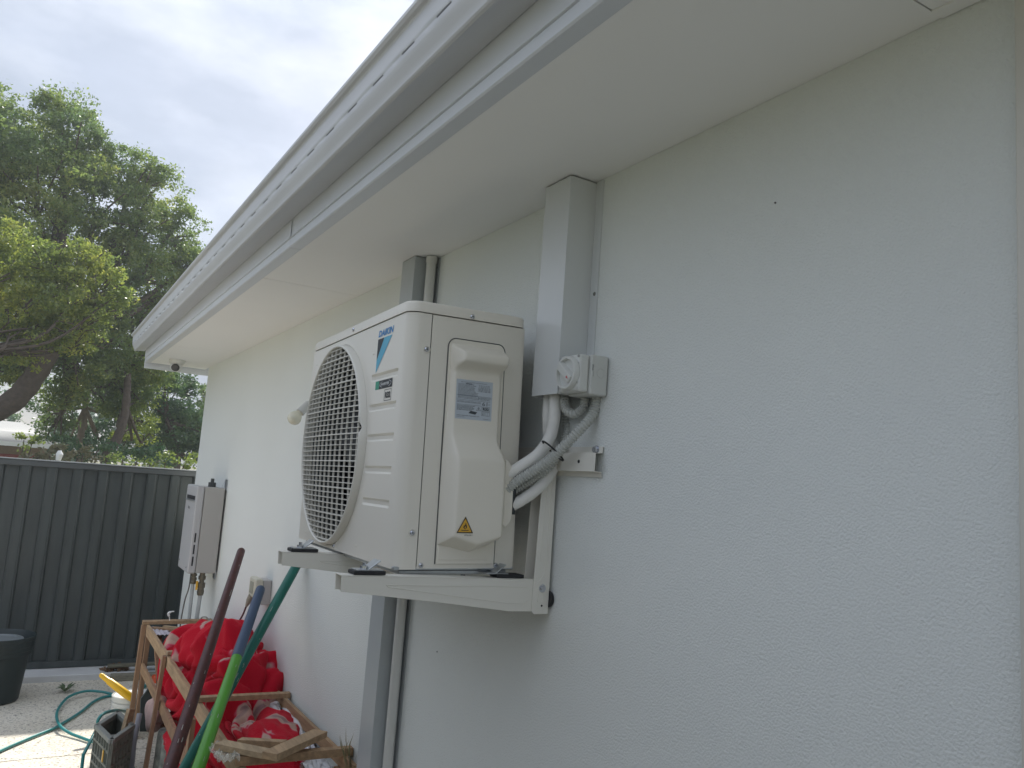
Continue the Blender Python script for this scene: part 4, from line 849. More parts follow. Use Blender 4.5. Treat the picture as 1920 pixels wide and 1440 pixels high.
# ---------------------------------------------------------------- handles
def handle_px(name, top, bot, rt, rb, mt, label, cat, grip=None):
    T = at(*top[:2], 1, top[2]); B = at(*bot[:2], 1, bot[2]); d_ = (B-T); k_ = (0.0-T.z)/d_.z; G = T+d_*k_; rG = rt+(rb-rt)*min(k_, 1.15)
    root = empty(name, G, label, cat); u_ = (T-G).normalized(); Ln = (T-G).length
    def seg(nm, t0, t1, m_, extra=0.0, round_top=False):
        pts = []; rr = []; K = 14
        for i in range(K+1): t = t0+(t1-t0)*i/K; pts.append(G+u_*Ln*t); rr.append(rG+(rt-rG)*t+extra)
        if round_top:
            r0 = rr[-1]
            for a in (25, 50, 70, 88): pts.append(G+u_*(Ln*t1+r0*math.sin(R(a)))); rr.append(r0*math.cos(R(a)))
        MB().tube(pts, rr, 18).build(nm, m_, root, ang=60)
    side_ = u_.cross(Vector((0.55, 0.8, 0.1))).normalized(); toc = (CAM_POS-(G+T)/2).normalized(); toc = (toc-u_*toc.dot(u_)).normalized(); side_ = u_.cross(toc); sc2 = MB(); rs_ = random.Random(len(name))
    for _ in range(13):
        t_ = rs_.uniform(0.35, 0.98 if not grip else 0.78); a_ = rs_.uniform(-1.1, 1.1); r_ = rG+(rt-rG)*t_+0.0004; nd = toc*math.cos(a_)+side_*math.sin(a_); td = u_.cross(nd); c_ = G+u_*Ln*t_+nd*r_; l_ = rs_.uniform(0.002, 0.014); w2 = rs_.uniform(0.0006, 0.0016)
        sc2.add([c_-u_*l_-td*w2, c_-u_*l_*0.8+td*w2, c_+u_*l_+td*w2*0.6, c_+u_*l_*0.9-td*w2], [(0,1,2,3)])
    o_ = sc2.build('scuff_marks', M_scuff, root, smooth=False, fixn=False); o_['kind'] = 'stuff'
    if grip: seg('shaft', 0, 1-grip[0], mt); seg('grip', 1-grip[0], 1, grip[1], 0.0012, True)
    else: seg('shaft', 0, 1, mt, 0, True)
    return root
M_scuff = mat('paint_scuffs', (0.42, 0.44, 0.40), 0.7)
M_mar = mat('maroon_paint_worn', (0.085, 0.018, 0.016), 0.45, noise_amt=0.4, nscale=5, stretch=(14, 14, 1.5), col2=(0.045, 0.010, 0.010))
M_grn = mat('green_paint', (0.09, 0.33, 0.03), 0.35, noise_amt=0.08, nscale=10); M_teal = mat('teal_paint', (0.005, 0.155, 0.115), 0.35, noise_amt=0.15, nscale=10)
M_navy = mat('blue_grip', (0.055, 0.09, 0.16), 0.5, noise_amt=0.12, nscale=15)
handle_px('maroon_handle', (452, 1034, 4.0), (319, 1440, 3.10), 0.0185, 0.0285, M_mar, 'worn maroon wooden handle leaning over the timber frame, leftmost of three', 'handle')
handle_px('broom_handle', (488, 1106, 3.62), (372, 1440, 3.00), 0.0190, 0.0255, M_grn, 'bright green handle with a blue end grip, between the maroon and teal ones', 'handle', grip=(0.20, M_navy))
handle_px('teal_handle', (562, 1050, 3.60), (347, 1440, 3.36), 0.0205, 0.0235, M_teal, 'teal painted handle leaning on the wall behind the bracket arm', 'handle')

# ---------------------------------------------------------------- bucket, crate and small junk
bk = at(250, 1305, 1, 5.62); bx_, by_ = bk.x, 5.62
M_bucket = mat('white_plastic', (0.66, 0.67, 0.64), 0.35, noise_amt=0.1, nscale=14)
bu = empty('bucket', (bx_, by_, 0), 'white plastic bucket with ribbed rim standing behind the timber frame', 'bucket')
zt_ = at(250, 1300, 1, 5.62).z; prof = [(0.092, 0.0), (0.110, zt_-0.09), (0.118, zt_-0.088), (0.118, zt_-0.070), (0.113, zt_-0.068), (0.119, zt_-0.060), (0.119, zt_-0.042), (0.113, zt_-0.040), (0.120, zt_-0.032), (0.123, zt_-0.004), (0.118, zt_), (0.112, zt_-0.01), (0.10, zt_-0.15)]
MB().grid([[(bx_+r*math.cos(2*math.pi*i/40), by_+r*math.sin(2*math.pi*i/40), z) for r, z in prof] for i in range(41)]).build('bucket_body', M_bucket, bu, ang=30)
MB().disc((bx_, by_, zt_-0.012), (0, 0, 1), 0.112, 0.006, 32).build('bucket_lid', mat('lid_white', (0.74, 0.75, 0.74), 0.3), bu)
y1_ = at(187, 1264, 1, 5.55); y0_ = at(240, 1304, 1, 5.50)
yt = MB(); dd_ = (y0_-y1_); yt.tube([y1_+dd_*t for t in (0, 0.03, 0.06, 0.3, 0.32, 0.8, 1.0, 1.2)], [0.006, 0.012, 0.014, 0.016, 0.020, 0.0235, 0.0235, 0.018], 12)
tag(yt.build('paint_brush_handle', mat('yellow_plastic', (0.80, 0.47, 0.01), 0.35), loc=y0_, ang=50), 'bright yellow plastic tool handle sticking out beside the white bucket', 'tool handle')
# crate
cz = 0.30; cpt = at(186, 1349, 2, cz); cx0_, cx1_ = cpt.x+0.02, cpt.x+0.25; cy1_ = cpt.y+0.02; cy0_ = cy1_-0.36
M_crate = mat('crate_grey_green', (0.21, 0.225, 0.19), 0.6, noise_amt=0.35, nscale=14)
ct = empty('plastic_crate', ((cx0_+cx1_)/2, (cy0_+cy1_)/2, 0), 'grubby grey green plastic crate with yellow tag left of the timber frame', 'crate')
cm = MB()
def wall_panel(p, q_, zz0, zz1, t=0.004):
    cm.beam((*p, (zz0+zz1)/2), (*q_, (zz0+zz1)/2), t, zz1-zz0)
ca_ = at(210, 1384, 2, cz); cb_ = at(183, 1357, 2, cz); cc_ = at(221, 1333, 2, cz)
cn = [(ca_.x, ca_.y), (ca_.x+cc_.x-cb_.x, ca_.y+cc_.y-cb_.y), (cc_.x, cc_.y), (cb_.x, cb_.y)]
mx_, my_ = (cn[0][0]+cn[2][0])/2, (cn[0][1]+cn[2][1])/2; cx0_, cx1_, cy0_, cy1_ = mx_-0.09, mx_+0.09, my_-0.09, my_+0.13
for i in range(4):
    p, q_ = Vector(cn[i]), Vector(cn[(i+1) % 4]); wall_panel(p, q_, 0.0, cz-0.03); nrm_ = Vector(((q_-p).y, -(q_-p).x)).normalized()
    for zz in (0.02, 0.12, 0.16, 0.225): wall_panel(p+nrm_*0.006, q_+nrm_*0.006, zz, zz+0.012, 0.010)
    K = 6
    for k in range(K+1):
        c_ = p+(q_-p)*k/K+nrm_*0.005; cm.box((c_.x-0.006, c_.y-0.006, 0.0), (c_.x+0.006, c_.y+0.006, cz-0.02))
cm.add([(x_, y_, 0.006) for x_, y_ in cn], [(0, 1, 2, 3)])
cm.build('crate_body', M_crate, ct, bevel=0.0012)
rim = MB()
for i in range(4): p, q_ = Vector(cn[i]), Vector(cn[(i+1) % 4]); e_ = (q_-p).normalized()*0.012; rim.beam((*(p-e_), cz-0.014), (*(q_+e_), cz-0.014), 0.026, 0.024)
rim.build('crate_rim', mat('crate_rim_grey', (0.24, 0.26, 0.24), 0.55, noise_amt=0.3, nscale=14), ct, bevel=0.004)
tq_ = ca_.lerp(cb_, 0.25)+Vector((-0.014, -0.014, 0)); MB().beam((tq_.x, tq_.y, cz-0.12), (tq_.x, tq_.y, cz-0.07), 0.004, 0.03, up=(0, 1, 0)).build('yellow_tag', M_yellow, ct)
tag(MB().beam((cx0_+0.10, cy0_+0.05, 0.02), (cx1_-0.02, cy0_+0.12, cz+0.06), 0.02, 0.05).build('wood_scrap', WD[4], loc=(cx0_+0.1, cy0_+0.05, 0.02), bevel=0.002), 'pale wood scrap standing inside the grey green crate', 'wood scrap')
tag(MB().disc(((cx0_+cx1_)/2, cy1_-0.10, 0.17), (0, 0, 1), 0.06, 0.05, 20, 0.07).build('small_tub', mat('tub_grey', (0.25, 0.26, 0.25), 0.5), loc=((cx0_+cx1_)/2, cy1_-0.10, 0.17)), 'small grey tub lying inside the plastic crate', 'tub')
# grey plastic strip, rolls, dark board
p0 = at(262, 1335, 1, 4.86); tag(MB().tube(smooth_path([at(262, 1338, 1, 4.9), at(252, 1385, 1, 4.85), at(246, 1440, 1, 4.80), (at(244, 1440, 1, 4.8).x, 4.8, 0.0)], 6), 0.015, 10).build('plastic_pipe', mat('grey_pvc_strip', (0.34, 0.34, 0.38), 0.5), loc=p0), 'pale grey plastic pipe leaning inside the frame beside the crate', 'pipe')
M_roll = mat('carpet_felt', (0.36, 0.38, 0.32), 0.95, noise_amt=0.35, nscale=30, col2=(0.12, 0.13, 0.12), bump=0.002, bscale=80)
for k, (u, yv, r) in enumerate(((268, 4.55, 0.055), (300, 4.42, 0.050), (330, 4.25, 0.045))):
    tpz = at(u, 1372+k*6, 1, yv); tpz.x = max(min(tpz.x, -0.20), -0.33)
    pts = [(tpz.x, yv, 0.0)] + [(tpz.x, yv, tpz.z*t) for t in (0.3, 0.6, 0.9)] + [(tpz.x, yv, tpz.z)]
    tag(MB().tube(pts, [r, r*1.03, r, r*0.98, r*0.9], 20).build('carpet_roll', M_roll, loc=(tpz.x, yv, 0)), ('pale felt roll standing in the frame nearest the crate', 'pale felt roll standing between two others under the red blanket', 'pale felt roll standing nearest the maroon handle')[k], 'roll', 'felt rolls standing in the timber frame')
dbp = [at(u, v, 1, 5.0) for u, v in ((282, 1285), (288, 1300), (286, 1372), (262, 1372), (264, 1310), (272, 1300))]
tag(MB().add([Vector((p.x, 5.0, p.z)) for p in dbp] + [Vector((p.x, 5.02, p.z)) for p in dbp], [tuple(range(6)), tuple(range(11, 5, -1))] + [(i, (i+1) % 6, 6+(i+1) % 6, 6+i) for i in range(6)]).build('dark_offcut', mat('dark_board', (0.07, 0.085, 0.08), 0.8, noise_amt=0.3, nscale=30), loc=dbp[3], bevel=0.002), 'dark grey pointed board offcut standing between bucket and blanket', 'board')
pp = at(288, 1340, 1, 4.75); b, UV = heap('pk', [(pp.y-0.10, pp.x, pp.z, 0.02, 0.04), (pp.y, pp.x+0.01, pp.z, 0.06, 0.10), (pp.y+0.10, pp.x+0.03, pp.z, 0.03, 0.04)], 2.2, nu=50, nv=60, amp=0.02, freq=6)
tag(b.build('plush_toy', mat('pale_pink_plush', (0.52, 0.36, 0.32), 0.95, sheen=0.3, bump=0.003, bscale=150), loc=pp, ang=180), 'pale pink plush cushion poking out left of the red blanket', 'cushion')
# white foam sheet, plastic film, straw
pf = [at(u, v, 2, zz) for u, v, zz in ((515, 1322, 0.58), (535, 1315, 0.60), (590, 1375, 0.59), (620, 1410, 0.56), (560, 1418, 0.52), (530, 1370, 0.55))]
def crumple(name, c, sx, sy, sz, mt, seed, n=46, amp=0.5):
    V = []; 
    for i in range(n):
        for j in range(n):
            u_, v_ = i/(n-1)-0.5, j/(n-1)-0.5; p = Vector((u_*3, v_*3, seed)); h = abs(noise.noise(p*1.7))*1.2 + 0.5*abs(noise.noise(p*4.1)) + 0.15*noise.noise(p*9)
            w = Vector((noise.noise(p*2+Vector((9,0,0))), noise.noise(p*2+Vector((0,9,0))), 0))*0.12
            V.append((c[0]+(u_+w.x)*sx, c[1]+(v_+w.y)*sy, c[2]+(h*amp)*sz))
    b = MB(); b.add(V, [(i*n+j, i*n+j+1, (i+1)*n+j+1, (i+1)*n+j) for i in range(n-1) for j in range(n-1)]); return b
fc = at(556, 1362, 2, 0.55)
wf = MB()
for k in range(6):
    a_ = at(510+k*7, 1322-k*1.5, 2, 0.605); b_ = at(556+k*11, 1420-k*5, 2, 0.575)
    mid = (a_+b_)/2 + Vector((random.uniform(-.01,.01), 0, random.uniform(0, 0.02))); wf.tube(smooth_path([a_, mid, b_], 8), [0.012+0.004*math.sin(i*1.3+k) for i in range(17)], 8)
tag(wf.build('foam_sheet', mat('white_foam', (0.74, 0.74, 0.76), 0.6, noise_amt=0.12, nscale=12), loc=fc, ang=60), 'white folded foam sheet lying under the battens at the near end', 'foam sheet')
for k, (u, v, lab, sx) in enumerate(((590, 1425, 'white crumpled paper showing under the nearest rung of the frame', 0.14), (600, 1385, 'white crumpled plastic between the loose board and the wall', 0.10))):
    c_ = at(u, v, 2, 0.54); tag(crumple('crumpled_paper', c_, sx, 0.26, 0.05, None, 3.0+k).build('crumpled_paper', mat('crumpled_white_%d' % k, (0.70, 0.70, 0.72), 0.6), loc=c_, ang=180), lab, 'paper')
fm_ = bpy.data.materials.new('clear_film'); fm_.use_nodes = True; pb = fm_.node_tree.nodes['Principled BSDF']; pb.inputs['Base Color'].default_value = (0.75, 0.74, 0.66, 1); pb.inputs['Roughness'].default_value = 0.15; pb.inputs['Alpha'].default_value = 0.35
c_ = at(420, 1418, 2, 0.665); tag(crumple('plastic_film', c_, 0.07, 0.16, 0.035, None, 12.3, amp=0.9).build('plastic_film', fm_, loc=c_, ang=180), 'clear crumpled plastic film at the near left corner of the frame', 'plastic film')
st = MB(); 
for k in range(9):
    a_ = at(660-k*1.5, 1440, 0, -0.03-0.004*k); l = random.uniform(0.05, 0.12); tpp = a_+Vector((random.uniform(-0.03, 0.02), random.uniform(0.02, 0.10), l)); md_ = (a_+tpp)/2+Vector((-0.01, 0, 0.02)); s_ = Vector((0.0, 0.004, 0))
    st.add([a_-s_, a_+s_, md_+s_, tpp, md_-s_], [(0,1,2,4), (4,2,3)])
tag(st.build('dry_palm_blades', mat('dry_blade', (0.22, 0.20, 0.09), 0.7, noise_amt=0.3), loc=at(655, 1440, 0, -0.03), smooth=False), 'dry yellow green leaf blades at the wall end of the nearest rung', 'leaves')
# clip and wire on the frame top
cl = at(318, 1164, 2, 0.668); cm2 = MB(); cm2.tube(smooth_path([cl, cl+Vector((-0.004, 0, 0.022)), cl+Vector((-0.012, 0, 0.045)), cl+Vector((0.006, 0, 0.055)), cl+Vector((0.020, 0, 0.056))], 6), [0.003]*8+[0.007]*9+[0.004]*8, 8)
tag(cm2.build('white_clip', mat('white_clip', (0.8, 0.8, 0.8), 0.4), loc=cl), 'tiny white plastic clip standing on the far rung of the frame', 'clip')
wr = smooth_path([at(388, 1200, 1, 4.95), at(395, 1172, 1, 4.95), at(388, 1158, 1, 5.0), at(378, 1158, 1, 5.0), at(378, 1164, 1, 5.02)], 8)
tag(MB().tube(wr, 0.004, 6).build('wire_hook', mat('grey_wire', (0.25, 0.25, 0.22), 0.5), loc=wr[0]), 'grey wire hook curling above the red blanket at the far end', 'wire')
c_ = at(375, 1190, 1, 5.1); tag(crumple('glove', c_, 0.12, 0.3, 0.05, None, 21.0).build('rag', mat('straw_rag', (0.42, 0.36, 0.26), 0.8, noise_amt=0.4, nscale=25), loc=c_, ang=180), 'straw coloured rag behind the blanket at the far end of the frame', 'rag')
c_ = at(310, 1185, 1, 5.25); tag(crumple('film2', c_, 0.14, 0.2, 0.03, None, 31.0).build('plastic_bag', mat('lilac_bag', (0.50, 0.47, 0.52), 0.4), loc=c_, ang=180), 'pale lilac plastic bag hanging under the far rung of the frame', 'bag')
rp = at(322, 1206, 1, 5.1); tag(MB().box(rp+Vector((-0.03, -0.02, -0.05)), rp+Vector((0.03, 0.03, 0.02))).build('tool_case', mat('tool_case', (0.06, 0.065, 0.07), 0.5), loc=rp, bevel=0.006), 'small dark tool case between the frame end and the blanket', 'case')
# bird-safe orange cap
op = at(291, 1279, 2, 0.03); tag(MB().tube([op, op+Vector((0, 0, 0.05))], [0.04, 0.025], 14).build('orange_cap', mat('orange_plastic', (0.60, 0.08, 0.02), 0.5), loc=op), 'small orange red cap on the ground behind the frame', 'cap')

# ---------------------------------------------------------------- hose
M_hose = mat('teal_hose', (0.03, 0.24, 0.24), 0.3, noise_amt=0.12, nscale=20)
def gp(u, v, z=0.012): return at(u, v, 2, z)
hp = smooth_path([gp(-60, 1440), gp(0, 1408), gp(55, 1384), gp(105, 1364), gp(118, 1356), gp(150, 1336), gp(175, 1316), gp(195, 1307), gp(218, 1304), gp(240, 1303)], 10)
hp2 = smooth_path([gp(240, 1301, 0.014), gp(215, 1302, 0.016), gp(190, 1297, 0.03), gp(160, 1296, 0.035), gp(130, 1306, 0.03), (gp(112, 1325, 0.025)), gp(106, 1342, 0.03), gp(112, 1360, 0.035), gp(130, 1374, 0.02), gp(155, 1384, 0.014), gp(185, 1396, 0.013), gp(215, 1415, 0.013), gp(250, 1440, 0.013)], 10)
tag(MB().tube(hp, 0.0085, 12).tube(hp2, 0.0085, 12).build('garden_hose', M_hose, loc=hp[20]), 'teal garden hose looping on the paving', 'hose')
hp3 = smooth_path([gp(184, 1362, 0.20), gp(184, 1350, 0.24), gp(196, 1337, 0.26), gp(220, 1332, 0.22), gp(236, 1334, 0.10)], 8)
tag(MB().tube([(cx0_-0.03, cy1_-0.08, 0.012), (cx0_-0.03, cy1_-0.06, 0.14)] + hp3, 0.0085, 12).build('hose_piece', M_hose, loc=hp3[0]), 'loop of teal hose hooked over the crate corner', 'hose')
hp4 = smooth_path([gp(262, 1297), gp(276, 1282), gp(286, 1270), gp(296, 1262)], 6); tag(MB().tube(hp4, 0.010, 10).build('hose_piece', M_hose, loc=hp4[0]), 'short stretch of teal hose seen between the frame legs', 'hose')

# ---------------------------------------------------------------- beyond the fence: neighbour, post, trees
M_brick = mat('pale_brick', (0.34, 0.24, 0.16), 0.9, noise_amt=0.25, nscale=20); M_nroof = mat('neighbour_roof', (0.14, 0.15, 0.15), 0.6, noise_amt=0.15, nscale=3); M_white = mat('white_gutter', (0.74, 0.74, 0.72), 0.4)
nb_ = empty('neighbour_house', (-4, 26, 0), 'low brick house with pale roof seen between the trees over the fence', 'house')
MB().box((-12, 26, -0.05), (-0.6, 34, 1.78)).build('wall', M_brick, nb_)
MB().box((-12, 25.97, 1.38), (-0.6, 25.995, 1.56)).build('red_band', mat('red_band', (0.30, 0.05, 0.035), 0.8), nb_)
MB().add([(-12.4, 25.4, 1.86), (0.0, 25.4, 1.86), (-1.5, 30, 2.55), (-12.4, 30, 2.55)], [(0,1,2,3)]).build('roof', M_nroof, nb_, solid=0.05)
MB().box((-12.4, 25.3, 1.78), (0.0, 25.4, 1.90)).build('gutter', M_white, nb_)
pt = at(108, 872, 1, 12.0); post = empty('garden_post', (pt.x, 12, 0), 'thin post with white cap standing just beyond the fence', 'post')
MB().tube([(pt.x, 12, -0.06), (pt.x, 12, 1.56)], 0.022, 8).build('pole', mat('post_grey', (0.30, 0.31, 0.30), 0.7), post)
MB().tube([(pt.x, 12, 1.56), (pt.x+0.005, 12, 1.64), (pt.x, 12, 1.69)], [0.03, 0.045, 0.02], 10).build('cap', M_white, post)

def leaf_mat(name, cols, trans=0.35):
    mt = bpy.data.materials.new(name); mt.use_nodes = True; t = mt.node_tree; t.nodes.clear()
    ge = t.nodes.new('ShaderNodeNewGeometry'); r = t.nodes.new('ShaderNodeValToRGB'); e = r.color_ramp.elements
    e[0].position = 0; e[0].color = (*cols[0], 1); e[1].position = 1; e[1].color = (*cols[-1], 1)
    for i, c in enumerate(cols[1:-1]): k = e.new((i+1)/(len(cols)-1)); k.color = (*c, 1)
    co = t.nodes.new('ShaderNodeTexCoord'); n = t.nodes.new('ShaderNodeTexNoise'); n.inputs['Scale'].default_value = 0.9; n.inputs['Detail'].default_value = 3; t.links.new(co.outputs['Object'], n.inputs['Vector'])
    ma = t.nodes.new('ShaderNodeMath'); ma.operation = 'MULTIPLY_ADD'; ma.inputs[1].default_value = 0.45; t.links.new(ge.outputs['Random Per Island'], ma.inputs[0])
    m2 = t.nodes.new('ShaderNodeMath'); m2.operation = 'MULTIPLY_ADD'; m2.inputs[1].default_value = 1.9; m2.inputs[2].default_value = -0.68; t.links.new(n.outputs['Fac'], m2.inputs[0]); t.links.new(m2.outputs[0], ma.inputs[2])
    t.links.new(ma.outputs[0], r.inputs[0])
    d_ = t.nodes.new('ShaderNodeBsdfDiffuse'); tr = t.nodes.new('ShaderNodeBsdfTranslucent'); gl = t.nodes.new('ShaderNodeBsdfGlossy'); gl.inputs['Roughness'].default_value = 0.35
    mx1 = t.nodes.new('ShaderNodeMixShader'); mx1.inputs[0].default_value = trans; mx2 = t.nodes.new('ShaderNodeMixShader'); mx2.inputs[0].default_value = 0.05; ou = t.nodes.new('ShaderNodeOutputMaterial')
    t.links.new(r.outputs[0], d_.inputs[0]); t.links.new(r.outputs[0], tr.inputs[0]); t.links.new(d_.outputs[0], mx1.inputs[1]); t.links.new(tr.outputs[0], mx1.inputs[2]); t.links.new(mx1.outputs[0], mx2.inputs[1]); t.links.new(gl.outputs[0], mx2.inputs[2]); t.links.new(mx2.outputs[0], ou.inputs[0])
    return mt
M_bark = mat('grey_bark', (0.13, 0.10, 0.08), 0.9, noise_amt=0.4, nscale=12, bump=0.02, bscale=15)
def leaf_mesh(name, pts, size, mt, parent, up_bias=0.5):
    n = len(pts); pts = np.asarray(pts, dtype=np.float32); nrm_ = rng.normal(size=(n, 3)); nrm_[:, 2] += up_bias; nrm_ /= np.linalg.norm(nrm_, axis=1, keepdims=True)
    tmp = rng.normal(size=(n, 3)); a = np.cross(nrm_, tmp); a /= np.linalg.norm(a, axis=1, keepdims=True)+1e-9; b = np.cross(nrm_, a)
    l = size*rng.uniform(0.6, 1.3, (n, 1)); w = l*rng.uniform(0.35, 0.6, (n, 1))
    v = np.stack([pts-a*l/2, pts+b*w/2, pts+a*l/2, pts-b*w/2], 1).reshape(-1, 3)
    inv = np.array(WORLD[parent.name].inverted()) if parent is not None else np.eye(4); v = v @ inv[:3, :3].T + inv[:3, 3]
    me = bpy.data.meshes.new(name); me.vertices.add(4*n); me.vertices.foreach_set('co', v.astype(np.float32).ravel()); me.loops.add(4*n); me.loops.foreach_set('vertex_index', np.arange(4*n, dtype=np.int32))
    me.polygons.add(n); me.polygons.foreach_set('loop_start', np.arange(0, 4*n, 4, dtype=np.int32)); me.update(); me.validate()
    me.materials.append(mt); o = bpy.data.objects.new(name, me); COL.objects.link(o); o.parent = parent; WORLD[o.name] = WORLD[parent.name].copy(); return o
def cloud(c, rad, n, clump=0.32, shell=0.55, per=40, squash=0.85):
    """leaf points in twig clumps, the twigs gathered into puffs on the surface of a lump"""
    npf = 18; pd = rng.normal(size=(npf, 3)); pd /= np.linalg.norm(pd, axis=1, keepdims=True)
    pc = np.array(c) + pd*rad*rng.uniform(0.55, 0.82, (npf, 1))*np.array([1, 1, squash]); prd = rad*rng.uniform(0.28, 0.50, npf)
    k = max(1, n//per); w = prd**2; w /= w.sum(); idx = rng.choice(npf, k, p=w)
    d_ = rng.normal(size=(k, 3)); d_[:, 2] += 0.35; d_ /= np.linalg.norm(d_, axis=1, keepdims=True)
    cc_ = pc[idx] + d_*(prd[idx][:, None])*(0.55+0.45*rng.random((k, 1))**0.5)*np.array([1, 1, 0.85])
    s_ = clump*rng.uniform(0.35, 0.85, (k, 1, 1)); g_ = np.clip(rng.normal(size=(k, per, 3)), -1.7, 1.7)
    return (cc_[:, None, :] + g_*s_*np.array([0.55, 0.55, 0.36])).reshape(-1, 3)
def blob(u, v, rpx, y_): c = at(u, v, 1, y_); dist = (c-CAM_POS).length; return c, rpx/FOC*dist
def tree(name, base, trunk, blobs, dens, size, mt, label, lim=0.10, clump=0.32, bark=None, tr_r=0.2):
    """trunk: path of points; limbs run from its end to every lump of the crown"""
    root = empty(name, base, label, 'tree'); tb = MB(); tp_ = smooth_path(trunk, 6); K = len(tp_); tb.tube(tp_, [tr_r*(1-0.45*i/(K-1))*(1+0.06*math.sin(i*2.1)) for i in range(K)], 12)
    pts = []
    for (u, v, rpx, y_) in blobs:
        c, r = blob(u, v, rpx, y_); pts.append(cloud(c, r, int(dens*r*r), clump)); s = tp_[int(K*0.8)]
        if (c-s).length > 0.5:
            md_ = s.lerp(c, 0.5)+Vector((random.uniform(-.3,.3), random.uniform(-.3,.3), random.uniform(-0.5, 0.1))); L_ = smooth_path([s, md_, c], 5); tb.tube(L_, [lim*(1-0.75*i/(len(L_)-1)) for i in range(len(L_))], 7)
            for _ in range(4):
                e_ = c+Vector((random.gauss(0,1), random.gauss(0,1), random.gauss(0,0.8))).normalized()*r*0.85; q2 = L_[-3]; tb.tube([q2, q2.lerp(e_, 0.5)+Vector((0, 0, 0.1)), e_], [lim*0.3, lim*0.18, 0.012], 5)
    tb.build('trunk', bark or M_bark, root, ang=60); leaf_mesh('crown', np.concatenate(pts), size, mt, root); return root
G_mid = leaf_mat('leaves_mid_green', [(0.090, 0.153, 0.061), (0.141, 0.219, 0.068), (0.229, 0.306, 0.075), (0.399, 0.421, 0.097)], 0.6)
G_yel = leaf_mat('leaves_yellow_green', [(0.120, 0.182, 0.045), (0.199, 0.267, 0.057), (0.340, 0.382, 0.068), (0.559, 0.517, 0.106)], 0.6)
G_dark = leaf_mat('leaves_dark_green', [(0.040, 0.096, 0.048), (0.064, 0.134, 0.061), (0.110, 0.191, 0.069), (0.220, 0.306, 0.106)], 0.3)
G_lime = leaf_mat('leaves_lime', [(0.120, 0.172, 0.039), (0.199, 0.267, 0.052), (0.319, 0.382, 0.068), (0.439, 0.480, 0.106)], 0.45)
G_grey = leaf_mat('leaves_grey_brown', [(0.161, 0.163, 0.083), (0.239, 0.211, 0.120), (0.220, 0.249, 0.106), (0.360, 0.327, 0.180)])
tb0 = at(-160, 860, 1, 17.5)
tree('camphor_tree', (tb0.x, 17.5, 0), [(tb0.x-0.3, 17.5, -0.1), at(-130, 830, 1, 17.5), at(-60, 790, 1, 17.5), at(20, 755, 1, 17.5), at(68, 700, 1, 17.4), at(100, 640, 1, 17.2), at(120, 560, 1, 17.5), at(110, 470, 1, 17.6)],
     [(40, 255, 85, 18.5), (-60, 300, 130, 18), (115, 230, 60, 18.5), (150, 290, 75, 18), (60, 360, 95, 17.5), (185, 390, 85, 18), (250, 325, 55, 18.5), (285, 360, 55, 18.5), (270, 450, 75, 18.5), (330, 420, 45, 18.8), (345, 470, 45, 19), (20, 470, 80, 16.5), (-60, 480, 110, 17), (120, 440, 60, 18), (230, 500, 70, 18),
      (310, 545, 70, 19), (355, 500, 40, 19), (200, 560, 65, 18), (290, 620, 70, 19), (250, 690, 60, 19), (170, 640, 60, 18.5), (60, 590, 60, 18.5), (10, 600, 60, 18), (180, 740, 55, 19), (330, 620, 50, 19.3), (-20, 690, 55, 18), (125, 730, 42, 18.5), (100, 800, 30, 19), (40, 650, 50, 17.5), (150, 690, 50, 17.8), (210, 660, 60, 18), (100, 620, 60, 17.4), (270, 700, 55, 19), (230, 735, 40, 19), (20, 700, 28, 18.2)],
     8200, 0.072, G_mid, 'large dense green tree rising above the fence at the left edge', lim=0.11, tr_r=0.26, clump=0.26)
tb0 = at(-80, 870, 1, 13.5)
tree('spreading_tree', (tb0.x, 13.5, 0), [(tb0.x, 13.5, -0.1), at(-90, 800, 1, 13.5), at(-70, 700, 1, 13.6), at(-20, 620, 1, 13.8)],
     [(30, 480, 60, 14), (100, 510, 60, 14), (160, 500, 50, 14.2), (205, 530, 38, 14.2), (60, 560, 50, 13.8), (130, 570, 50, 14), (185, 600, 40, 14.2), (20, 620, 45, 13.8), (100, 610, 35, 14), (-40, 540, 70, 14), (210, 560, 30, 14.2), (40, 650, 40, 14), (110, 640, 36, 14.2), (165, 640, 30, 14.4)],
     11000, 0.060, G_yel, 'yellow green leafy tree branch mass in front of the large dense tree', lim=0.035, clump=0.19, tr_r=0.12)
def pxp(*L_): return [at(u, v, 1, y_) for u, v, y_ in L_]
tree('slender_tree', (*at(152, 868, 1, 20).xy, 0), [(*at(152, 868, 1, 20).xy, -0.1)] + pxp((152, 868, 20), (150, 830, 20), (157, 780, 20), (165, 730, 20)), [(150, 740, 34, 20), (200, 760, 32, 20.3), (120, 770, 24, 20.3), (105, 720, 30, 20.5), (180, 810, 40, 21), (130, 830, 34, 21), (220, 730, 40, 21), (240, 830, 36, 21.5), (80, 770, 26, 21)], 4940, 0.072, G_dark, 'slender tree with pale trunk behind the middle of the fence', lim=0.04, clump=0.25, tr_r=0.10, bark=mat('pale_bark', (0.24, 0.19, 0.15), 0.9, noise_amt=0.4, nscale=12))
tree('leaning_tree', (*at(196, 868, 1, 18).xy, 0), [(*at(192, 872, 1, 18).xy, -0.1)] + pxp((200, 862, 18), (216, 830, 18), (228, 800, 18), (236, 760, 18), (240, 700, 18)), [(225, 770, 26, 19), (265, 780, 26, 19), (255, 750, 24, 19), (240, 820, 22, 19), (270, 820, 20, 19)], 6460, 0.064, G_lime, 'leaning forked tree with light yellow green leaves behind the fence', lim=0.04, clump=0.22, tr_r=0.12)
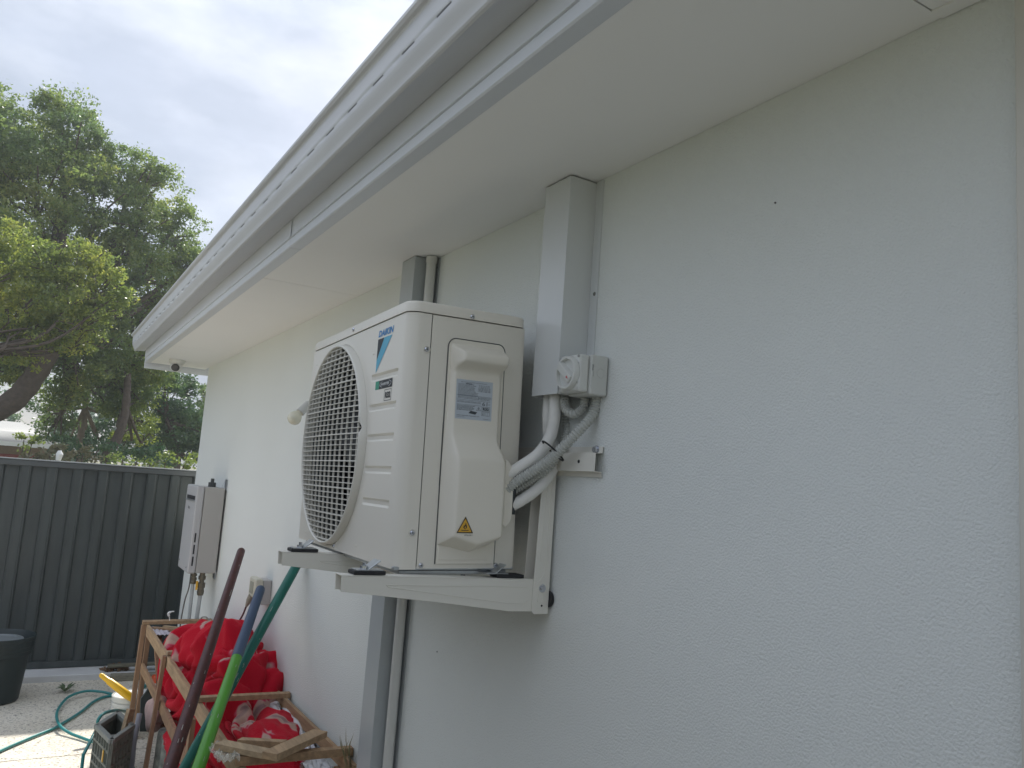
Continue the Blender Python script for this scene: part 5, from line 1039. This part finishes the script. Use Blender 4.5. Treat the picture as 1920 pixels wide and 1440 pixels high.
tree('dark_tree', (*at(325, 876, 1, 21).xy, 0), [(*at(330, 876, 1, 21).xy, -0.1)] + pxp((330, 860, 21), (325, 820, 21), (318, 780, 21)), [(300, 760, 40, 21), (345, 780, 40, 21), (330, 830, 40, 21), (290, 820, 36, 21), (375, 810, 42, 21), (310, 720, 28, 21), (380, 850, 30, 21), (270, 855, 22, 21), (255, 780, 36, 22), (285, 700, 36, 22), (350, 730, 30, 22), (320, 790, 40, 22)], 6460, 0.085, G_dark, 'dark glossy green tree beside the far corner of the house', lim=0.08, clump=0.26, tr_r=0.14)
tree('young_tree', (*at(388, 880, 1, 24).xy, 0), [(*at(390, 880, 1, 24).xy, -0.1)] + pxp((390, 820, 24), (388, 760, 24)), [(386, 735, 16, 24), (392, 760, 22, 24), (376, 765, 14, 24), (420, 760, 40, 24), (470, 740, 50, 25)], 4940, 0.085, G_mid, 'small bright green tree top against the white sky beside the wall corner', lim=0.05, clump=0.2, tr_r=0.10)
def shrub(name, bl_, size, mt, dens, label, clump=0.18):
    c0, _ = blob(*bl_[0]); root = empty(name, (c0.x, c0.y, 0), label, 'shrub'); pts = [cloud(*blob(*b__), int(dens*blob(*b__)[1]**2), clump, 0.3) for b__ in bl_]
    sm_ = MB()
    for b__ in bl_:
        c, r = blob(*b__); sm_.tube([(c0.x+random.uniform(-.1,.1), c0.y, -0.06), ((c0.x+c.x)/2, c.y, c.z*0.5), tuple(c)], [0.03, 0.02, 0.01], 6)
    sm_.build('stems', M_bark, root); leaf_mesh('foliage', np.concatenate(pts), size, mt, root)
shrub('grassy_shrub', [(95, 845, 26, 15.5), (70, 858, 20, 15.5), (125, 855, 20, 15.6)], 0.09, G_grey, 4200, 'grey green feathery shrub just over the fence beside the white capped post')
shrub('lime_shrub', [(310, 868, 22, 15), (345, 872, 18, 15), (280, 868, 14, 15)], 0.06, G_lime, 5000, 'low lime green shrub over the fence near the house corner')
shrub('low_shrub', [(230, 862, 16, 14), (255, 868, 14, 14), (205, 866, 14, 14.2)], 0.06, G_yel, 5000, 'low olive shrub over the fence below the leaning tree')
shrub('round_shrub', [(45, 825, 14, 22), (60, 830, 12, 22)], 0.10, G_lime, 4000, 'small round green shrub in front of the pale neighbour roof')
shrub('hedge_shrub', [(115, 838, 24, 17), (150, 845, 24, 17), (185, 842, 26, 17.5), (215, 850, 20, 17), (275, 850, 22, 17.5), (310, 855, 20, 17)], 0.075, G_dark, 5200, 'dark green mixed shrub filling the space under the trees behind the fence')
shrub('corner_shrub', [(375, 862, 16, 14.5), (395, 868, 16, 14.5)], 0.06, G_lime, 5000, 'yellow green shrub partly hidden by the house corner')
shrub('brown_shrub', [(155, 852, 18, 16), (180, 858, 14, 16)], 0.07, G_grey, 4200, 'brownish twiggy shrub at the foot of the slender tree')
# far tree line seen as one mass
fpts = [cloud((x_, 46+random.uniform(-3, 3), random.uniform(1.5, 3.6)), random.uniform(2.0, 3.2), 2600, 0.6, 0.3) for x_ in np.arange(-16, 40, 2.6)]
ftl = bpy.data.objects.new('far_tree_line', None); WORLD['_id'] = Matrix.Identity(4)
class _P: pass
bpy.data.objects.remove(ftl)
rt = bpy.data.objects.new('tmp_root', None); COL.objects.link(rt); WORLD[rt.name] = Matrix.Identity(4)
o = leaf_mesh('far_foliage', np.concatenate(fpts), 0.24, G_dark, rt); o.parent = None; bpy.data.objects.remove(rt); o['kind'] = 'stuff'
tag(o, 'distant dark green tree line low behind the garden', 'foliage')

# haze volume added to lift the dark foliage, in place of lens glare
hz = MB().box((-45, -12, -1.2), (60, 60, 22)).build('haze', mat('glare_haze', (1, 1, 1)), smooth=False); hz['kind'] = 'stuff'
tag(hz, 'thin haze added before the trees in place of lens glare', 'haze')
nt = hz.data.materials[0].node_tree; nt.nodes.clear(); pv = nt.nodes.new('ShaderNodeVolumePrincipled'); pv.inputs['Color'].default_value = (0.86, 0.93, 1.0, 1); pv.inputs['Density'].default_value = 0.002; pv.inputs['Anisotropy'].default_value = 0.3
mo = nt.nodes.new('ShaderNodeOutputMaterial'); nt.links.new(pv.outputs[0], mo.inputs['Volume'])
